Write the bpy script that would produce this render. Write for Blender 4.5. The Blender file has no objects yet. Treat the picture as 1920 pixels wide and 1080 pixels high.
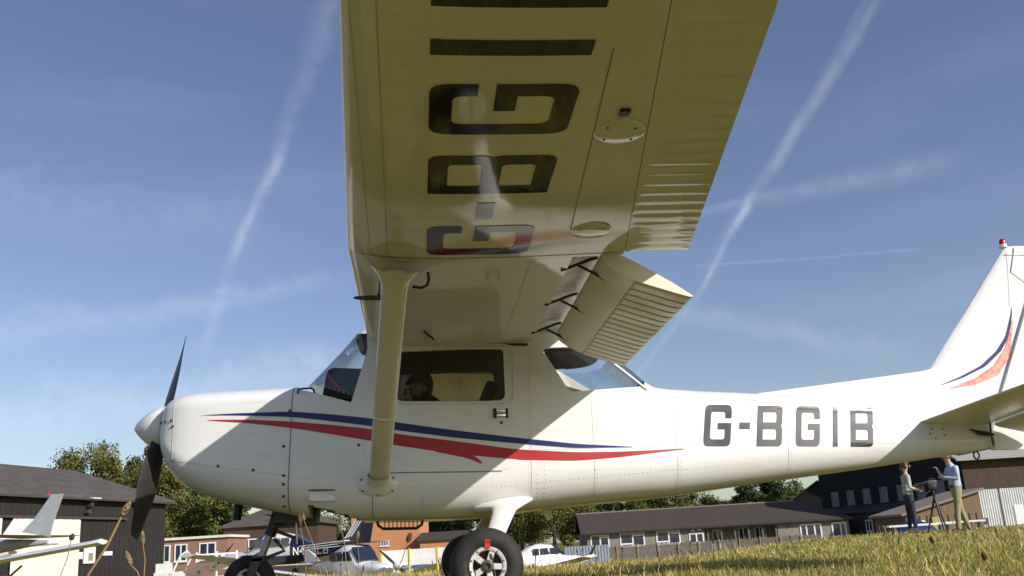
import bpy, bmesh, math, random
import numpy as np
from mathutils import Vector, Matrix
from mathutils.geometry import tessellate_polygon

random.seed(7)
RNG = np.random.default_rng(7)
SC = bpy.context.scene
COL = SC.collection
PI = math.pi

# ------------------------------------------------------------------ camera
CX, CY, CZ = 0.8803, -6.8779, 0.3099
YAW, PITCH, ROLL, FPX = 0.1086, 0.2638, 0.0615, 1784.1
cam_d = bpy.data.cameras.new('camera')
cam_d.sensor_width = 36.0
cam_d.lens = 36.0 * FPX / 1920.0
cam_d.clip_start = 0.05
cam_d.clip_end = 6000
cam = bpy.data.objects.new('camera', cam_d)
COL.objects.link(cam)
_f = Vector((math.sin(YAW) * math.cos(PITCH), math.cos(YAW) * math.cos(PITCH), math.sin(PITCH)))
_r = Vector((math.cos(YAW), -math.sin(YAW), 0))
_u = _r.cross(_f)
_r2 = math.cos(ROLL) * _r - math.sin(ROLL) * _u
_u2 = math.sin(ROLL) * _r + math.cos(ROLL) * _u
mw = Matrix.Identity(4)
for i in range(3):
    mw[i][0], mw[i][1], mw[i][2] = _r2[i], _u2[i], -_f[i]
mw[0][3], mw[1][3], mw[2][3] = CX, CY, CZ
cam.matrix_world = mw
SC.camera = cam
cam_d.dof.use_dof = False

# ------------------------------------------------------------------ sun, sky, exposure
LIGHT = Vector((-1.34, 1.25, -0.95)).normalized()      # direction the sunlight travels
sun_d = bpy.data.lights.new('sun', 'SUN')
sun_d.energy = 3.4
sun_d.angle = math.radians(0.53)
sun_d.color = (1.0, 0.95, 0.875)
sun = bpy.data.objects.new('sun', sun_d)
COL.objects.link(sun)
sun.rotation_mode = 'QUATERNION'
sun.rotation_quaternion = LIGHT.to_track_quat('-Z', 'Y')
sun.location = (20, -12, 20)

SC.view_settings.view_transform = 'Standard'
SC.view_settings.look = 'None'
SC.view_settings.exposure = 0.55
SC.view_settings.gamma = 1.0
SC.render.engine = 'CYCLES'
SC.cycles.max_bounces = 8
SC.cycles.diffuse_bounces = 4
SC.cycles.glossy_bounces = 4
SC.cycles.transparent_max_bounces = 16
SC.cycles.use_denoising = True
SC.cycles.sample_clamp_indirect = 6.0

world = bpy.data.worlds.new('World')
SC.world = world
world.use_nodes = True
wn, wl = world.node_tree.nodes, world.node_tree.links
wn.clear()
w_out = wn.new('ShaderNodeOutputWorld')
w_bg = wn.new('ShaderNodeBackground')
w_bg.inputs['Strength'].default_value = 0.085
wl.new(w_bg.outputs[0], w_out.inputs[0])
sky = wn.new('ShaderNodeTexSky')
sky.sky_type = 'NISHITA'
sky.sun_disc = False
TO_SUN = -LIGHT
sky.sun_elevation = math.asin(TO_SUN.z)
sky.sun_rotation = math.atan2(TO_SUN.x, TO_SUN.y)
sky.altitude = 100
sky.air_density = 1.0
sky.dust_density = 0.8
sky.ozone_density = 1.6
w_tc = wn.new('ShaderNodeTexCoord')
w_hs = wn.new('ShaderNodeHueSaturation')
w_hs.inputs['Saturation'].default_value = 0.99
w_hs.inputs['Hue'].default_value = 0.514
w_hs.inputs['Value'].default_value = 0.95
wl.new(sky.outputs[0], w_hs.inputs['Color'])
sky_col = w_hs.outputs[0]


def wmath(op, a, b=None, clamp=False):
    n = wn.new('ShaderNodeMath')
    n.operation = op
    n.use_clamp = clamp
    for k, v in ((0, a), (1, b)):
        if v is None:
            continue
        if isinstance(v, (int, float)):
            n.inputs[k].default_value = v
        else:
            wl.new(v, n.inputs[k])
    return n.outputs[0]


def wdot(vec):
    n = wn.new('ShaderNodeVectorMath')
    n.operation = 'DOT_PRODUCT'
    wl.new(w_tc.outputs['Generated'], n.inputs[0])
    n.inputs[1].default_value = tuple(vec)
    return n.outputs['Value']


def wnoise(scale, detail=3.0, stretch=None):
    n = wn.new('ShaderNodeTexNoise')
    n.inputs['Scale'].default_value = scale
    n.inputs['Detail'].default_value = detail
    src = w_tc.outputs['Generated']
    if stretch:
        mp = wn.new('ShaderNodeMapping')
        mp.inputs['Scale'].default_value = stretch
        wl.new(src, mp.inputs['Vector'])
        src = mp.outputs[0]
    wl.new(src, n.inputs['Vector'])
    return n.outputs['Fac']


def wstep(v, a, b, lo=0.0, hi=1.0):
    n = wn.new('ShaderNodeMapRange')
    n.interpolation_type = 'SMOOTHSTEP'
    wl.new(v, n.inputs['Value'])
    n.inputs['From Min'].default_value = a
    n.inputs['From Max'].default_value = b
    n.inputs['To Min'].default_value = lo
    n.inputs['To Max'].default_value = hi
    return n.outputs['Result']


TRAILS = [  # first point, last point, half width at first / last point, wobble, strength  (directions in the sky)
    ((-0.0705, 0.8446, 0.5308), (-0.1426, 0.9191, 0.3672), 0.0221, 0.0110, 0.016, 0.073, 0.10),
    ((-0.1300, 0.9110, 0.3920), (-0.1763, 0.9365, 0.3030), 0.0085, 0.0076, 0.012, 0.145, 0.03),
    ((-0.1763, 0.9365, 0.3030), (-0.2018, 0.9556, 0.2147), 0.0102, 0.0102, 0.016, 0.078, 0.05),
    ((0.4479, 0.7573, 0.4752), (0.3461, 0.8797, 0.3260), 0.0085, 0.0110, 0.010, 0.112, 0.10),
    ((0.3461, 0.8797, 0.3260), (0.2993, 0.9210, 0.2492), 0.0068, 0.0051, 0.006, 0.190, 0.02),
    ((0.2993, 0.9210, 0.2492), (0.2324, 0.9587, 0.1642), 0.0059, 0.0059, 0.008, 0.078, 0.03),
    ((0.4330, 0.7700, 0.4690), (0.3850, 0.8380, 0.3870), 0.0059, 0.0085, 0.010, 0.054, 0.05),
    ((0.3060, 0.8961, 0.3215), (0.4864, 0.8106, 0.3262), 0.0093, 0.0187, 0.018, 0.089, 0.06),
    ((0.3101, 0.9129, 0.2653), (0.4783, 0.8410, 0.2529), 0.0022, 0.0022, 0.002, 0.067, 0.04),
    ((0.2876, 0.9337, 0.2131), (0.4451, 0.8787, 0.1724), 0.0170, 0.0204, 0.030, 0.082, 0.06),
    ((-0.3799, 0.8998, 0.2147), (-0.1364, 0.9539, 0.2674), 0.0260, 0.0200, 0.024, 0.116, 0.10),
    ((-0.4200, 0.8990, 0.1300), (-0.0900, 0.9800, 0.1760), 0.0400, 0.0400, 0.040, 0.126, 0.12),
    ((-0.4300, 0.8400, 0.3300), (-0.1900, 0.9250, 0.3300), 0.0450, 0.0450, 0.045, 0.053, 0.12),
]
cloud = None
fine = wnoise(46.0, 8.0)
for p0, p1, wa, wb, wob, stren, fade in TRAILS:
    a, b = Vector(p0).normalized(), Vector(p1).normalized()
    nrm = a.cross(b).normalized()
    tan = (b - a).normalized()
    ta, tb = a.dot(tan), b.dot(tan)
    d = wdot(nrm)
    nz = wnoise(9.0, 4.0)
    d = wmath('ADD', d, wmath('MULTIPLY', wmath('SUBTRACT', nz, 0.5), wob * 1.6))
    d = wmath('ADD', d, wmath('MULTIPLY', wmath('SUBTRACT', fine, 0.5), wa * 0.9))
    t = wdot(tan)
    width = wstep(t, ta, tb, wa, wb)
    core = wmath('DIVIDE', wmath('ABSOLUTE', d), width)
    core = wstep(core, 0.0, 1.0, 1.0, 0.0)
    ext = wmath('MULTIPLY', wstep(t, ta - fade, ta + 0.01), wstep(t, tb - 0.01, tb + fade, 1.0, 0.0))
    tex = wstep(fine, 0.28, 0.70, 0.42, 1.0)
    m = wmath('MULTIPLY', wmath('MULTIPLY', core, ext), wmath('MULTIPLY', tex, stren))
    cloud = m if cloud is None else wmath('ADD', cloud, m)
veil = wstep(wnoise(3.2, 5.0, (1.0, 1.0, 5.0)), 0.46, 0.85, 0.0, 0.05)
cloud = wmath('ADD', cloud, veil, True)
w_mix = wn.new('ShaderNodeMix')
w_mix.data_type = 'RGBA'
wl.new(cloud, w_mix.inputs['Factor'])
wl.new(sky_col, w_mix.inputs['A'])
w_mix.inputs['B'].default_value = (8.6, 9.0, 9.8, 1)
wl.new(w_mix.outputs['Result'], w_bg.inputs['Color'])

# ------------------------------------------------------------------ material helpers
MATS = {}


def mat(name, color, rough=0.5, metal=0.0, vary=0.12, vscale=6.0, bump=0.0, bscale=40.0, coat=0.0,
        stretch=None, spec=0.5, color2=None, contrast=(0.35, 0.65), rvary=0.0):
    if name in MATS:
        return MATS[name]
    m = bpy.data.materials.new(name)
    m.use_nodes = True
    N, L = m.node_tree.nodes, m.node_tree.links
    bs = N['Principled BSDF']
    bs.inputs['Roughness'].default_value = rough
    bs.inputs['Metallic'].default_value = metal
    bs.inputs['Specular IOR Level'].default_value = spec
    bs.inputs['Coat Weight'].default_value = coat
    bs.inputs['Coat Roughness'].default_value = 0.06
    tc = N.new('ShaderNodeTexCoord')
    src = tc.outputs['Object']
    if stretch:
        mp = N.new('ShaderNodeMapping')
        mp.inputs['Scale'].default_value = stretch
        L.new(src, mp.inputs['Vector'])
        src = mp.outputs[0]
    nz = N.new('ShaderNodeTexNoise')
    nz.inputs['Scale'].default_value = vscale
    nz.inputs['Detail'].default_value = 6
    nz.inputs['Roughness'].default_value = 0.6
    L.new(src, nz.inputs['Vector'])
    rp = N.new('ShaderNodeMapRange')
    rp.inputs['From Min'].default_value = contrast[0]
    rp.inputs['From Max'].default_value = contrast[1]
    L.new(nz.outputs['Fac'], rp.inputs['Value'])
    mx = N.new('ShaderNodeMix')
    mx.data_type = 'RGBA'
    L.new(rp.outputs['Result'], mx.inputs['Factor'])
    c2 = color2 if color2 else tuple(c * (1 - vary) for c in color)
    c1 = color if color2 else tuple(min(1, c * (1 + vary * 0.4)) for c in color)
    mx.inputs['A'].default_value = (*c1, 1)
    mx.inputs['B'].default_value = (*c2, 1)
    L.new(mx.outputs['Result'], bs.inputs['Base Color'])
    if rvary:
        rr = N.new('ShaderNodeMapRange')
        rr.inputs['To Min'].default_value = rough
        rr.inputs['To Max'].default_value = rough + rvary
        L.new(nz.outputs['Fac'], rr.inputs['Value'])
        L.new(rr.outputs['Result'], bs.inputs['Roughness'])
    if bump:
        nb = N.new('ShaderNodeTexNoise')
        nb.inputs['Scale'].default_value = bscale
        nb.inputs['Detail'].default_value = 4
        L.new(src, nb.inputs['Vector'])
        bp = N.new('ShaderNodeBump')
        bp.inputs['Strength'].default_value = bump
        bp.inputs['Distance'].default_value = 0.02
        L.new(nb.outputs['Fac'], bp.inputs['Height'])
        L.new(bp.outputs['Normal'], bs.inputs['Normal'])
    MATS[name] = m
    return m


def paint_mat(name, color, dirt=(0.40, 0.34, 0.24), rough=0.22, wave=0.0):
    """gloss aircraft paint with grime speckle, streaks and gently wavy sheet metal"""
    if name in MATS:
        return MATS[name]
    m = bpy.data.materials.new(name)
    m.use_nodes = True
    N, L = m.node_tree.nodes, m.node_tree.links
    bs = N['Principled BSDF']
    bs.inputs['Roughness'].default_value = rough
    bs.inputs['Specular IOR Level'].default_value = 0.45
    tc = N.new('ShaderNodeTexCoord')

    def noise(scale, detail, stretch=(1, 1, 1)):
        mp = N.new('ShaderNodeMapping')
        mp.inputs['Scale'].default_value = stretch
        L.new(tc.outputs['Object'], mp.inputs['Vector'])
        n = N.new('ShaderNodeTexNoise')
        n.inputs['Scale'].default_value = scale
        n.inputs['Detail'].default_value = detail
        L.new(mp.outputs[0], n.inputs['Vector'])
        return n.outputs['Fac']

    def rng(v, a, b, lo, hi):
        n = N.new('ShaderNodeMapRange')
        n.inputs['From Min'].default_value = a
        n.inputs['From Max'].default_value = b
        n.inputs['To Min'].default_value = lo
        n.inputs['To Max'].default_value = hi
        L.new(v, n.inputs['Value'])
        return n.outputs['Result']

    def mul(a, b):
        n = N.new('ShaderNodeMath')
        n.operation = 'MAXIMUM'
        L.new(a, n.inputs[0])
        L.new(b, n.inputs[1])
        return n.outputs[0]
    big = rng(noise(1.3, 5), 0.45, 0.75, 0.0, 0.16)
    streak = rng(noise(3.0, 6, (0.7, 4, 9)), 0.56, 0.80, 0.0, 0.22)
    speck = rng(noise(70, 2), 0.68, 0.78, 0.0, 0.30)
    f = mul(mul(big, streak), speck)
    mx = N.new('ShaderNodeMix')
    mx.data_type = 'RGBA'
    L.new(f, mx.inputs['Factor'])
    mx.inputs['A'].default_value = (*color, 1)
    mx.inputs['B'].default_value = (*dirt, 1)
    L.new(mx.outputs['Result'], bs.inputs['Base Color'])
    L.new(rng(noise(2.5, 4), 0.3, 0.7, rough * 0.8, rough * 1.7), bs.inputs['Roughness'])
    if wave:
        bp = N.new('ShaderNodeBump')
        bp.inputs['Strength'].default_value = wave
        bp.inputs['Distance'].default_value = 0.02
        L.new(noise(3.0, 2), bp.inputs['Height'])
        L.new(bp.outputs['Normal'], bs.inputs['Normal'])
        L.new(bp.outputs['Normal'], bs.inputs['Coat Normal'])
    MATS[name] = m
    return m


def glass_mat(name, tint=(0.86, 0.9, 0.9), boost=1.0):
    if name in MATS:
        return MATS[name]
    m = bpy.data.materials.new(name)
    m.use_nodes = True
    N, L = m.node_tree.nodes, m.node_tree.links
    N.remove(N['Principled BSDF'])
    out = N['Material Output']
    tr = N.new('ShaderNodeBsdfTransparent')
    tr.inputs['Color'].default_value = (*tint, 1)
    gl = N.new('ShaderNodeBsdfGlossy')
    gl.inputs['Roughness'].default_value = 0.03
    lw = N.new('ShaderNodeLayerWeight')
    lw.inputs['Blend'].default_value = 0.5
    p5 = N.new('ShaderNodeMath')
    p5.operation = 'POWER'
    p5.inputs[1].default_value = 4.0
    L.new(lw.outputs['Facing'], p5.inputs[0])
    fr = N.new('ShaderNodeMath')
    fr.operation = 'MULTIPLY_ADD'
    fr.inputs[1].default_value = 0.9
    fr.inputs[2].default_value = 0.035
    L.new(p5.outputs[0], fr.inputs[0])
    mx = N.new('ShaderNodeMixShader')
    mt = N.new('ShaderNodeMath')
    mt.operation = 'MULTIPLY'
    mt.inputs[1].default_value = boost
    L.new(fr.outputs[0], mt.inputs[0])
    L.new(mt.outputs[0], mx.inputs[0])
    L.new(tr.outputs[0], mx.inputs[1])
    L.new(gl.outputs[0], mx.inputs[2])
    L.new(mx.outputs[0], out.inputs['Surface'])
    MATS[name] = m
    return m


WHITE = paint_mat('white_paint', (0.775, 0.775, 0.755), wave=0.08)
WINGW = paint_mat('wing_paint', (0.80, 0.785, 0.72), dirt=(0.42, 0.36, 0.22), rough=0.055, wave=0.05)
BLUEP = paint_mat('blue_paint', (0.012, 0.020, 0.13), dirt=(0.06, 0.06, 0.10), rough=0.3)
REDP = paint_mat('red_paint', (0.42, 0.020, 0.025), dirt=(0.45, 0.12, 0.10), rough=0.3)
REDFADE = mat('faded_red_paint', (0.62, 0.12, 0.09), 0.5, vary=0.3, vscale=30, color2=(0.75, 0.42, 0.34))
INK = paint_mat('black_lettering', (0.014, 0.011, 0.012), dirt=(0.05, 0.045, 0.03), rough=0.055, wave=0.05)
REGINK = paint_mat('grey_lettering', (0.008, 0.009, 0.018), dirt=(0.05, 0.05, 0.06), rough=0.28)
BLACK = mat('black_metal', (0.018, 0.018, 0.020), 0.45)
DARKGREY = mat('dark_grey_metal', (0.06, 0.058, 0.055), 0.5)
SEAM = mat('panel_gap', (0.20, 0.19, 0.17), 0.8)
SEAML = mat('panel_lap', (0.60, 0.59, 0.56), 0.5)
RIVET = mat('rivet_grey', (0.60, 0.59, 0.56), 0.4)
RUBBER = mat('tyre_rubber', (0.022, 0.020, 0.019), 0.75, vary=0.4, vscale=14, bump=0.15, bscale=90)
ALLOY = mat('wheel_alloy', (0.72, 0.71, 0.68), 0.35, 0.2, vary=0.25, vscale=30)
CHROME = mat('chrome', (0.85, 0.85, 0.87), 0.12, 1.0, vary=0.05)
STEEL = mat('dull_steel', (0.35, 0.35, 0.36), 0.35, 0.8)
BARE = mat('bare_aluminium', (0.62, 0.61, 0.58), 0.38, 0.35, vary=0.2, vscale=9)
CABIN = mat('cabin_lining', (0.125, 0.098, 0.072), 0.85, vary=0.2)
SEATM = mat('seat_cloth_dark', (0.030, 0.035, 0.06), 0.9)
SEATB = mat('seat_cloth_tan', (0.36, 0.31, 0.15), 0.9)
GREENP = mat('green_panel', (0.10, 0.16, 0.10), 0.8)
GLASS = glass_mat('clear_perspex', (0.90, 0.93, 0.94))
GLASSD = glass_mat('tinted_perspex', (0.80, 0.80, 0.78))
REDLENS = mat('red_lens', (0.45, 0.012, 0.012), 0.15)
REDTAG = mat('red_tag', (0.5, 0.03, 0.02), 0.6)


# ------------------------------------------------------------------ mesh helpers
def link(o, parent=None):
    COL.objects.link(o)
    if parent is not None:
        o.parent = parent
    return o


def smooth(me, angle=40):
    me.polygons.foreach_set('use_smooth', [True] * len(me.polygons))
    try:
        me.set_sharp_from_angle(angle=math.radians(angle))
    except Exception:
        pass


def obj(name, verts, faces, material, parent=None, sm=None):
    me = bpy.data.meshes.new(name)
    me.from_pydata([tuple(v) for v in verts], [], faces)
    me.update()
    if material is not None:
        me.materials.append(material)
    if sm:
        smooth(me, sm)
    return link(bpy.data.objects.new(name, me), parent)


def tag(o, label, cat, group=None, kind=None):
    o['label'] = label
    o['category'] = cat
    if group:
        o['group'] = group
    if kind:
        o['kind'] = kind
    return o


def empty(name, loc=(0, 0, 0), rz=0.0, parent=None):
    o = bpy.data.objects.new(name, None)
    o.empty_display_size = 0.2
    o.location = loc
    o.rotation_euler = (0, 0, rz)
    return link(o, parent)


class MB:
    """collects primitives into one mesh"""

    def __init__(self):
        self.v, self.f = [], []

    def add(self, v, f):
        k = len(self.v)
        self.v += [tuple(p) for p in v]
        self.f += [tuple(i + k for i in q) for q in f]
        return self

    def box(self, a, b, rot=None, at=None):
        (x0, y0, z0), (x1, y1, z1) = a, b
        v = [Vector(p) for p in ((x0, y0, z0), (x1, y0, z0), (x1, y1, z0), (x0, y1, z0),
                                 (x0, y0, z1), (x1, y0, z1), (x1, y1, z1), (x0, y1, z1))]
        if rot is not None:
            v = [rot @ p for p in v]
        if at is not None:
            v = [p + Vector(at) for p in v]
        return self.add(v, [(3, 2, 1, 0), (4, 5, 6, 7), (0, 1, 5, 4), (1, 2, 6, 5), (2, 3, 7, 6), (3, 0, 4, 7)])

    def tube(self, pts, r, n=8, cap=True):
        pts = [Vector(p) for p in pts]
        rs = r if isinstance(r, (list, tuple)) else [r] * len(pts)
        rings = []
        up = None
        for i, p in enumerate(pts):
            d = (pts[min(i + 1, len(pts) - 1)] - pts[max(i - 1, 0)]).normalized()
            if up is None or abs(up.dot(d)) > 0.98:
                up = Vector((0, 0, 1)) if abs(d.z) < 0.9 else Vector((1, 0, 0))
            s = d.cross(up).normalized()
            t = s.cross(d).normalized()
            up = t
            rings.append([p + rs[i] * (math.cos(2 * PI * k / n) * s + math.sin(2 * PI * k / n) * t) for k in range(n)])
        v = [q for ring in rings for q in ring]
        f = []
        for i in range(len(pts) - 1):
            for k in range(n):
                k2 = (k + 1) % n
                f.append((i * n + k, i * n + k2, (i + 1) * n + k2, (i + 1) * n + k))
        if cap:
            f.append(tuple(range(n))[::-1])
            f.append(tuple((len(pts) - 1) * n + k for k in range(n)))
        return self.add(v, f)

    def lathe(self, prof, origin=(0, 0, 0), axis='X', n=32, cap=True):
        """prof: list of (a, r) along the axis"""
        v, f = [], []
        for a, r in prof:
            for k in range(n):
                c, s = r * math.cos(2 * PI * k / n), r * math.sin(2 * PI * k / n)
                p = {'X': (a, c, s), 'Y': (s, a, c), 'Z': (c, s, a)}[axis]
                v.append((p[0] + origin[0], p[1] + origin[1], p[2] + origin[2]))
        for i in range(len(prof) - 1):
            for k in range(n):
                k2 = (k + 1) % n
                f.append((i * n + k, i * n + k2, (i + 1) * n + k2, (i + 1) * n + k))
        if cap:
            f.append(tuple(range(n))[::-1])
            f.append(tuple((len(prof) - 1) * n + k for k in range(n)))
        return self.add(v, f)

    def loft(self, rings, cap=True):
        n = len(rings[0])
        v = [p for r in rings for p in r]
        f = []
        for i in range(len(rings) - 1):
            for k in range(n):
                k2 = (k + 1) % n
                f.append((i * n + k, i * n + k2, (i + 1) * n + k2, (i + 1) * n + k))
        if cap:
            f.append(tuple(range(n))[::-1])
            f.append(tuple((len(rings) - 1) * n + k for k in range(n)))
        return self.add(v, f)

    def prism(self, poly, y0, y1):
        """polygon in x,z pushed along y"""
        n = len(poly)
        v = [(x, y0, z) for x, z in poly] + [(x, y1, z) for x, z in poly]
        f = [tuple(range(n)), tuple(range(2 * n - 1, n - 1, -1))]
        for k in range(n):
            k2 = (k + 1) % n
            f.append((k2, k, k + n, k2 + n))
        return self.add(v, f)

    def build(self, name, material, parent=None, sm=None, fix=True):
        o = obj(name, self.v, self.f, material, parent)
        if fix:
            bm = bmesh.new()
            bm.from_mesh(o.data)
            bmesh.ops.recalc_face_normals(bm, faces=bm.faces)
            bm.to_mesh(o.data)
            bm.free()
        if sm:
            smooth(o.data, sm)
        return o


def bevel(o, width=0.01, seg=2):
    bm = bmesh.new()
    bm.from_mesh(o.data)
    ed = [e for e in bm.edges if len(e.link_faces) == 2 and e.calc_face_angle(0) > 0.6]
    bmesh.ops.bevel(bm, geom=ed, offset=width, segments=seg, affect='EDGES', profile=0.6, clamp_overlap=True)
    bm.to_mesh(o.data)
    bm.free()
    smooth(o.data, 50)
    return o


def boolean(a, b, op='DIFFERENCE', kill_b=False):
    md = a.modifiers.new('b', 'BOOLEAN')
    md.operation = op
    md.object = b
    md.solver = 'EXACT'
    dg = bpy.context.evaluated_depsgraph_get()
    dg.update()
    me = bpy.data.meshes.new_from_object(a.evaluated_get(dg))
    a.modifiers.clear()
    old = a.data
    a.data = me
    bpy.data.meshes.remove(old)
    if kill_b:
        bpy.data.objects.remove(b, do_unlink=True)
    return a


def round_poly(pts, r, n=5):
    """rounded corners; pts (x,z), r radius or list"""
    out = []
    m = len(pts)
    for i in range(m):
        rr = r[i] if isinstance(r, (list, tuple)) else r
        p = Vector(pts[i])
        if rr <= 0:
            out.append(tuple(p))
            continue
        a = (Vector(pts[i - 1]) - p)
        b = (Vector(pts[(i + 1) % m]) - p)
        ang = a.angle(b)
        t = min(rr / math.tan(ang / 2), a.length * 0.49, b.length * 0.49)
        p0, p1 = p + a.normalized() * t, p + b.normalized() * t
        for k in range(n + 1):
            s = k / n
            q = (1 - s) ** 2 * p0 + 2 * s * (1 - s) * p + s * s * p1
            out.append((q.x, q.y))
    return out


# ------------------------------------------------------------------ terrain frame: s to the right, D ahead of where the picture was taken
FWD = Vector((math.sin(YAW), math.cos(YAW), 0))
RGT = Vector((math.cos(YAW), -math.sin(YAW), 0))


def sstep(a, b, x):
    t = min(1.0, max(0.0, (x - a) / (b - a)))
    return t * t * (3 - 2 * t)


def ground_h(s, D):
    drop = 0.5 + 0.8 * sstep(-9, 2, s)
    k = s / max(D, 3.0)
    st = 9 + 16 * sstep(.12, .36, k) + 3 * sstep(.1, .35, -k)
    return -drop * sstep(st, 46, D)


def W(s, D, z=None, dz=0.0):
    p = Vector((CX, CY, 0)) + RGT * s + FWD * D
    p.z = ground_h(s, D) + dz if z is None else z
    return p


# rotation that turns local +x to "right" and local +y to "ahead"
RZ0 = -YAW

# ================================================================== GROUND
def grass_ground_mat():
    m = bpy.data.materials.new('meadow')
    m.use_nodes = True
    N, L = m.node_tree.nodes, m.node_tree.links
    bs = N['Principled BSDF']
    bs.inputs['Roughness'].default_value = 0.95
    bs.inputs['Specular IOR Level'].default_value = 0.15
    tc = N.new('ShaderNodeTexCoord')

    def noise(sc, det, st=(1, 1, 1)):
        mp = N.new('ShaderNodeMapping')
        mp.inputs['Scale'].default_value = st
        L.new(tc.outputs['Object'], mp.inputs['Vector'])
        n = N.new('ShaderNodeTexNoise')
        n.inputs['Scale'].default_value = sc
        n.inputs['Detail'].default_value = det
        L.new(mp.outputs[0], n.inputs['Vector'])
        return n.outputs['Fac']
    r = N.new('ShaderNodeValToRGB')
    r.color_ramp.elements[0].position = .32
    r.color_ramp.elements[0].color = (.122, .120, .019, 1)
    r.color_ramp.elements[1].position = .68
    r.color_ramp.elements[1].color = (.238, .182, .037, 1)
    e = r.color_ramp.elements.new(.5)
    e.color = (.174, .149, .028, 1)
    L.new(noise(.35, 6), r.inputs['Fac'])
    r2 = N.new('ShaderNodeMix')
    r2.data_type = 'RGBA'
    r2.blend_type = 'MULTIPLY'
    r2.inputs['Factor'].default_value = .7
    L.new(r.outputs['Color'], r2.inputs['A'])
    mr = N.new('ShaderNodeMapRange')
    mr.inputs['From Min'].default_value = .3
    mr.inputs['From Max'].default_value = .7
    mr.inputs['To Min'].default_value = .55
    mr.inputs['To Max'].default_value = 1.25
    L.new(noise(18, 5), mr.inputs['Value'])
    cb = N.new('ShaderNodeCombineColor')
    for k in range(3):
        L.new(mr.outputs['Result'], cb.inputs[k])
    L.new(cb.outputs[0], r2.inputs['B'])
    L.new(r2.outputs['Result'], bs.inputs['Base Color'])
    bp = N.new('ShaderNodeBump')
    bp.inputs['Strength'].default_value = .8
    bp.inputs['Distance'].default_value = .05
    L.new(noise(30, 4), bp.inputs['Height'])
    L.new(bp.outputs['Normal'], bs.inputs['Normal'])
    return m


MEADOW = grass_ground_mat()


def axis_vals(near, far, step0, grow):
    out = [0.0]
    st = step0
    while out[-1] < far:
        out.append(out[-1] + st)
        if out[-1] > near:
            st *= grow
    return out


sp = axis_vals(40, 2500, 2.0, 1.22)
sv = sorted(set([-v for v in sp] + sp))
dv = sorted(set([-v for v in axis_vals(10, 300, 3, 1.3)] + axis_vals(60, 4000, 1.5, 1.2)))
gv = [W(s, D) for D in dv for s in sv]
ns = len(sv)
gf = [(j * ns + i, j * ns + i + 1, (j + 1) * ns + i + 1, (j + 1) * ns + i) for j in range(len(dv) - 1) for i in range(ns - 1)]
gnd = obj('ground', gv, gf, MEADOW, None, 60)
gnd['kind'] = 'structure'
gnd['label'] = 'dry grassy airfield meadow under the aircraft'
# ensure upward normals
if gnd.data.polygons[0].normal.z < 0:
    gnd.data.flip_normals()


def blade_mat():
    m = bpy.data.materials.new('grass_blades')
    m.use_nodes = True
    N, L = m.node_tree.nodes, m.node_tree.links
    bs = N['Principled BSDF']
    bs.inputs['Roughness'].default_value = .6
    bs.inputs['Specular IOR Level'].default_value = .25
    at = N.new('ShaderNodeAttribute')
    at.attribute_name = 'tint'
    L.new(at.outputs['Color'], bs.inputs['Base Color'])
    tr = N.new('ShaderNodeBsdfTranslucent')
    L.new(at.outputs['Color'], tr.inputs['Color'])
    mx = N.new('ShaderNodeMixShader')
    mx.inputs[0].default_value = .3
    L.new(bs.outputs[0], mx.inputs[1])
    L.new(tr.outputs[0], mx.inputs[2])
    L.new(mx.outputs[0], N['Material Output'].inputs['Surface'])
    return m


BLADE = blade_mat()


def ground_np(s, D):
    def ss(a, b, x):
        t = np.clip((x - a) / (b - a), 0, 1)
        return t * t * (3 - 2 * t)
    k = s / np.maximum(D, 3.0)
    st = 9 + 16 * ss(.12, .36, k) + 3 * ss(.1, .35, -k)
    t = np.clip((D - st) / (46 - st), 0, 1)
    return -(0.5 + 0.8 * ss(-9, 2, s)) * t * t * (3 - 2 * t)


def value_noise(x, y, seed):
    r = np.random.default_rng(seed)
    tab = r.random((64, 64))
    xi, yi = np.floor(x).astype(int), np.floor(y).astype(int)
    fx, fy = x - xi, y - yi
    fx, fy = fx * fx * (3 - 2 * fx), fy * fy * (3 - 2 * fy)
    g = lambda a, b: tab[a % 64, b % 64]
    return (g(xi, yi) * (1 - fx) + g(xi + 1, yi) * fx) * (1 - fy) + (g(xi, yi + 1) * (1 - fx) + g(xi + 1, yi + 1) * fx) * fy


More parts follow.
